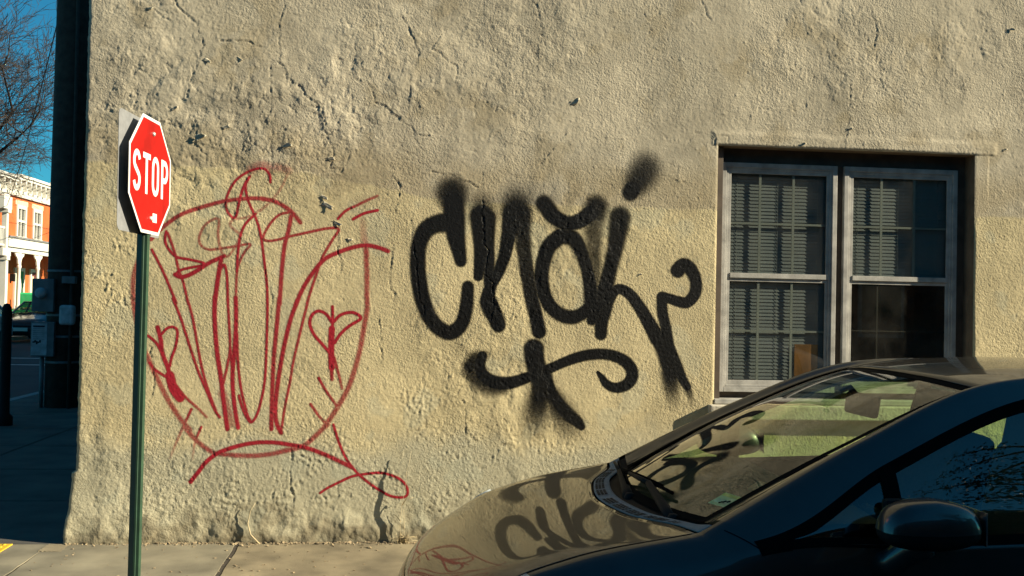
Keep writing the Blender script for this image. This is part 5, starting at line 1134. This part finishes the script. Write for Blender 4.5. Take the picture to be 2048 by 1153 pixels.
# ------------------------------------------------------------------ cars parked across the side street (nose towards us)
def small_car(name, loc, paint, label, L=4.3, Wd=1.72, Ht=1.44, rear=False):
    """local: nose at y=0 pointing -y, length along +y"""
    c = empty(name, loc, label, 'car', 'cars parked along the far kerb')
    prof = [(0.02, .35), (0.0, .55), (.08, .72), (.55, .84), (1.05, .93), (1.35, 1.03), (3.75, 1.06), (4.15, .98), (4.28, .80), (4.30, .45), (4.2, .30), (0.1, .25)]
    mb = MB(); hw2 = Wd/2; n = len(prof)
    rows = [(-hw2+0.03, .94), (-hw2, 1.0), (-hw2*0.5, 1.02), (0, 1.03), (hw2*0.5, 1.02), (hw2, 1.0), (hw2-0.03, .94)]
    for x, s in rows:
        inset = 0.16*(x/hw2)**4
        for (y, z) in prof: mb.v.append((x, 2.15+(y*L/4.3-2.15)*(1-inset*0.35), z*(s if z > .6 else 1)))
    for i in range(len(rows)-1):
        for k in range(n): mb.f.append((i*n+k, i*n+(k+1) % n, (i+1)*n+(k+1) % n, (i+1)*n+k))
    mb.f.append(tuple(range(n))); mb.f.append(tuple((len(rows)-1)*n+k for k in range(n-1, -1, -1)))
    mb.build('body', paint, c, True, world=False, bevel=0.0)
    gb = MB(); bas = [(1.2, 1.0), (4.05, 1.0)]; top = [(2.0, Ht), (3.45, Ht-0.02)]
    P8 = []
    for sx in (-1, 1):
        for (y, z) in (bas[0], bas[1]): P8.append((sx*(hw2-0.08), y, z))
        for (y, z) in (top[0], top[1]): P8.append((sx*(hw2-0.26), y, z))
    gb.v = P8; gb.f = [(0, 2, 6, 4), (1, 5, 7, 3), (0, 1, 3, 2), (4, 6, 7, 5)]
    gb.build('windows', m_rglass, c, world=False)
    MB().box(-hw2+0.24, hw2-0.24, 1.98, 3.5, Ht-0.02, Ht+0.03).build('roof', paint, c, True, world=False, bevel=0.02)
    pl = MB()
    for sx in (-1, 1):
        a, b_, c_, d_ = [Vector((sx*abs(q[0]), q[1], q[2])) for q in (P8[0], P8[2], P8[3], P8[1])]
        pl.tube([a, b_], 0.035, 6).tube([d_, c_], 0.045, 6).tube([(b_+c_)/2+Vector((0, -.1, 0)), (a+d_)/2], 0.035, 6)
    pl.build('pillars', paint, c, world=False)
    MB().box(-hw2+0.15, hw2-0.15, 1.3, 3.9, 0.6, 0.99).build('cabin', m_int, c, world=False)
    wheelm = None
    for sx in (-1, 1):
        for y in (0.82, 3.42):
            w_ = MB().lathe([(0.18, -0.09), (0.30, -0.09), (0.31, 0), (0.30, 0.09), (0.2, 0.095)], (sx*(hw2-0.08), y, 0.31), (sx, 0, 0), 20).build('wheel', m_tyre, c, True, world=False)
            MB().lathe([(0.2, 0.06), (0.2, 0.092), (0.13, 0.08), (0.0, 0.085)], (sx*(hw2-0.08), y, 0.31), (sx, 0, 0), 16).build('rim', m_rim, w_, world=False)
        MB().box(sx*(hw2-0.32)-0.17, sx*(hw2-0.32)+0.17, 0.0, 0.14, 0.60, 0.72).build('headlight', m_lamp, c, world=False, bevel=0.03)
        MB().box(sx*(hw2-0.18)-0.13, sx*(hw2-0.18)+0.13, 4.18, 4.31, 0.72, 0.92).build('tail_light', m_tail, c, world=False, bevel=0.03)
    MB().box(-0.26, 0.26, -0.03, 0.0, 0.42, 0.54).build('number_plate', m_trim, c, world=False)
    MB().box(-0.55, 0.55, -0.012, 0.05, 0.56, 0.62).build('grille', m_blk, c, world=False)
    MB().tube([(-0.55, 1.22, 1.02), (0.0, 1.30, 1.045)], 0.012, 5).build('wiper', m_blk, c, world=False)
    return c
m_silver = pmat('car_silver', (0.36, 0.42, 0.45), 0.35, metal=0.5, var=0.05, coat=0.6)
m_dkcar = pmat('car_black', (0.012, 0.013, 0.014), 0.3, var=0.05, coat=1.0)
small_car('parked_car', (-13.75, 23.6, -0.13), m_silver, 'silver car whose tail shows beside the dark post', L=4.3)
small_car('parked_car', (-13.6, 30.3, -0.13), m_dkcar, 'black car facing us between the silver car and the utility pole')
# ------------------------------------------------------------------ bare street tree
m_bark = pmat('bare_bark', (0.035, 0.026, 0.022), 0.9, var=0.3, vs=8)
def bare_tree(x, y, h, seed, label, lean=0.0, depth=6, r0=0.34):
    R_ = random.Random(seed)
    t = empty('bare_tree', (x, y, 0), label, 'tree')
    tr = MB(); cr = MB()
    def grow(p, d, L, r, lev):
        n = 3 if lev < 2 else 2
        pts = [p]; q = p; dd = d
        for k in range(n):
            sg_ = 0.03 if lev == 0 else 0.16; dd = (dd + V(R_.gauss(0, sg_), R_.gauss(0, sg_), R_.gauss(0.03, .12 if lev else .01))).normalized(); q = q + dd*(L/n); pts.append(q)
        r1 = r*0.62
        mb = tr if lev == 0 else cr
        mb.tube(pts, [r+(r1-r)*i/n for i in range(n+1)], 8 if lev == 0 else (6 if lev < 3 else 3), caps=False)
        if lev >= depth: return
        nb = R_.choice((3, 3, 4)) if lev < 3 else (R_.choice((2, 3, 3)) if lev < 5 else R_.choice((1, 2, 2)))
        for k in range(nb):
            f = R_.uniform(0.45, 1.0) if lev > 0 else R_.uniform(0.7, 1.0)
            i = min(int(f*n), n-1); bp = pts[i]+(pts[i+1]-pts[i])*(f*n-i)
            ax = V(R_.gauss(0, 1), R_.gauss(0, 1), R_.gauss(0, .45)); ax = (ax - dd*ax.dot(dd)).normalized()
            a = R_.uniform(0.45, 1.0)
            grow(bp, (dd*math.cos(a)+ax*math.sin(a)+V(0, 0, 0.10)).normalized(), L*R_.uniform(0.58, 0.80), max(r1*R_.uniform(0.5, 0.75), 0.0095), lev+1)
        grow(pts[-1], (dd+V(R_.gauss(0, .2), R_.gauss(0, .2), 0)).normalized(), L*0.72, r1*0.85, lev+1)
    grow(V(x, y, -0.1), V(lean, 0, 1).normalized(), h*0.30, r0, 0)
    tr.build('trunk', m_bark, t, True); o = cr.build('crown', m_bark, t, True)
    return t
bare_tree(-16.7, 31.9, 16.0, 8, 'bare leafless street tree with fine twigs across the far pavement', lean=0.02, depth=7)
# ------------------------------------------------------------------ overhead wires
m_wire = pmat('wire', (0.02, 0.02, 0.02), 0.7)
def wire(p, q, sag, r=0.011, label=''):
    p, q = Vector(p), Vector(q); pts = [p+(q-p)*t-Vector((0, 0, sag*4*t*(1-t))) for t in np.linspace(0, 1, 15)]
    o = MB().tube(pts, r, 5).build('overhead_wire', m_wire, None, True)
    tag(o, label, 'wire')
wire((-13.8, -20, 9.2), (-13.8, 70, 9.2), 0.5, label='thin overhead wire running highest across the sky beside the pole')
wire((-14.2, -20, 7.3), (-14.2, 70, 7.6), 0.6, label='thin overhead wire passing just over the white cornice')
wire((-4.8, 8.1, 6.6), (-18.4, 40.9, 5.2), 0.5, label='sagging service wire from the utility pole to the left house')
wire((-4.8, 8.1, 6.3), (-18.4, 47.2, 4.9), 0.6, label='service wire crossing in front of the brick upper windows')
# ------------------------------------------------------------------ the street behind the camera: seen in the car's reflections, shades the near lane
m_bk = pmat('near_brick', (0.16, 0.075, 0.05), 0.9, var=0.25, vs=3)
def block(x0, x1, y0, y1, h, label, dx=3.0, name='brick_building', front=1):
    b = empty(name, ((x0+x1)/2, y1, 0), label, 'building')
    MB().box(x0, x1, y0, y1, -0.13, h).build('wall', m_bk, b)
    MB().box(x0-0.15, x1+0.15, y0-0.15, y1+0.15, h, h+0.4).build('roof', m_dgrey, b)
    n = int((x1-x0)/dx); wm = None
    for fl in range(int(h/3.1)):
        for k in range(n):
            loc = (x0+dx*(k+0.5), y1 if front > 0 else y0, 1.0+fl*3.1)
            if wm is None:
                o = MB().box(-0.55, 0.55, min(0, front*0.06), max(0, front*0.06), 0, 1.6).build('window', m_trim, b, world=False); p_ = MB().box(-0.47, 0.47, min(front*0.06, front*0.064), max(front*0.06, front*0.064), 0.08, 1.52).build('pane', m_dkcar, o, world=False); wm = (o.data, p_.data)
            else:
                o = link_mesh('window', wm[0], b, world=False); p_ = link_mesh('pane', wm[1], o, world=False)
            o.location = Vector(loc)-Vector(b.location)
    return b
block(-24, -8, -26, -15.2, 6.5, 'low brick building behind the camera at the left')
block(-7.6, 9, -26, -15.4, 6.2, 'low brick building directly across the street')
block(43.5, 78, -40, -15.25, 21.8, 'tall brick block added out of view down the street to shade the parked car', 3.4, 'added_shade_block')  # added unseen block, height set so its shadow covers the car
block(9.4, 30, -28, -15.2, 7.0, 'two storey brick building across the street to the right')

# evergreen street tree across the road, the dark shape mirrored in the car's side glass
m_leaf = pmat('evergreen_leaf', (0.035, 0.055, 0.020), 0.7, var=0.5, vs=2.0)
def leafy_tree(x, y, h, r, seed, label):
    R_ = random.Random(seed); t = empty('evergreen_tree', (x, y, -0.1), label, 'tree')
    tr = MB().tube([(x, y, -0.1), (x+0.05, y, h*0.3), (x-0.05, y+0.05, h*0.6), (x, y, h*0.9)], [0.24, 0.19, 0.12, 0.04], 9)
    lf = MB()
    for k in range(46):
        z0 = h*R_.uniform(0.28, 0.85); a = R_.uniform(0, 6.28); L = r*R_.uniform(0.5, 1.0)*(1.1-0.7*abs(z0/h-0.55))
        p = V(x, y, z0); q = p+V(math.cos(a)*L, math.sin(a)*L, L*R_.uniform(0.0, 0.5)); tr.tube([p, (p+q)/2+V(0, 0, .1), q], [0.06, 0.04, 0.015], 5)
        for j in range(130):
            c = p+(q-p)*R_.uniform(0.3, 1.1)+V(R_.gauss(0, .28), R_.gauss(0, .28), R_.gauss(0, .24)); s = R_.uniform(0.05, 0.11)
            u = V(R_.gauss(0, 1), R_.gauss(0, 1), R_.gauss(0, 1)).normalized(); v = u.cross(V(R_.gauss(0, 1), R_.gauss(0, 1), R_.gauss(0, 1))).normalized()
            b = len(lf.v); lf.v += [tuple(c-u*s), tuple(c+v*s*.5), tuple(c+u*s), tuple(c-v*s*.5)]; lf.f.append((b, b+1, b+2, b+3))
    tr.build('trunk', m_bark, t, True); add_mesh('crown', lf.v, lf.f, m_leaf, t)
leafy_tree(10.6, -12.7, 12.5, 3.4, 2, 'dark evergreen tree on the pavement across the street')
leafy_tree(16.5, -12.9, 11.0, 3.0, 7, 'smaller evergreen tree further right across the street')
block(-60, -20.5, 88, 100, 8.5, 'brick building closing the far end of the side street at the left', front=-1)
block(-20, 14, 92, 104, 7.0, 'brick building closing the far end of the side street at the right', front=-1)
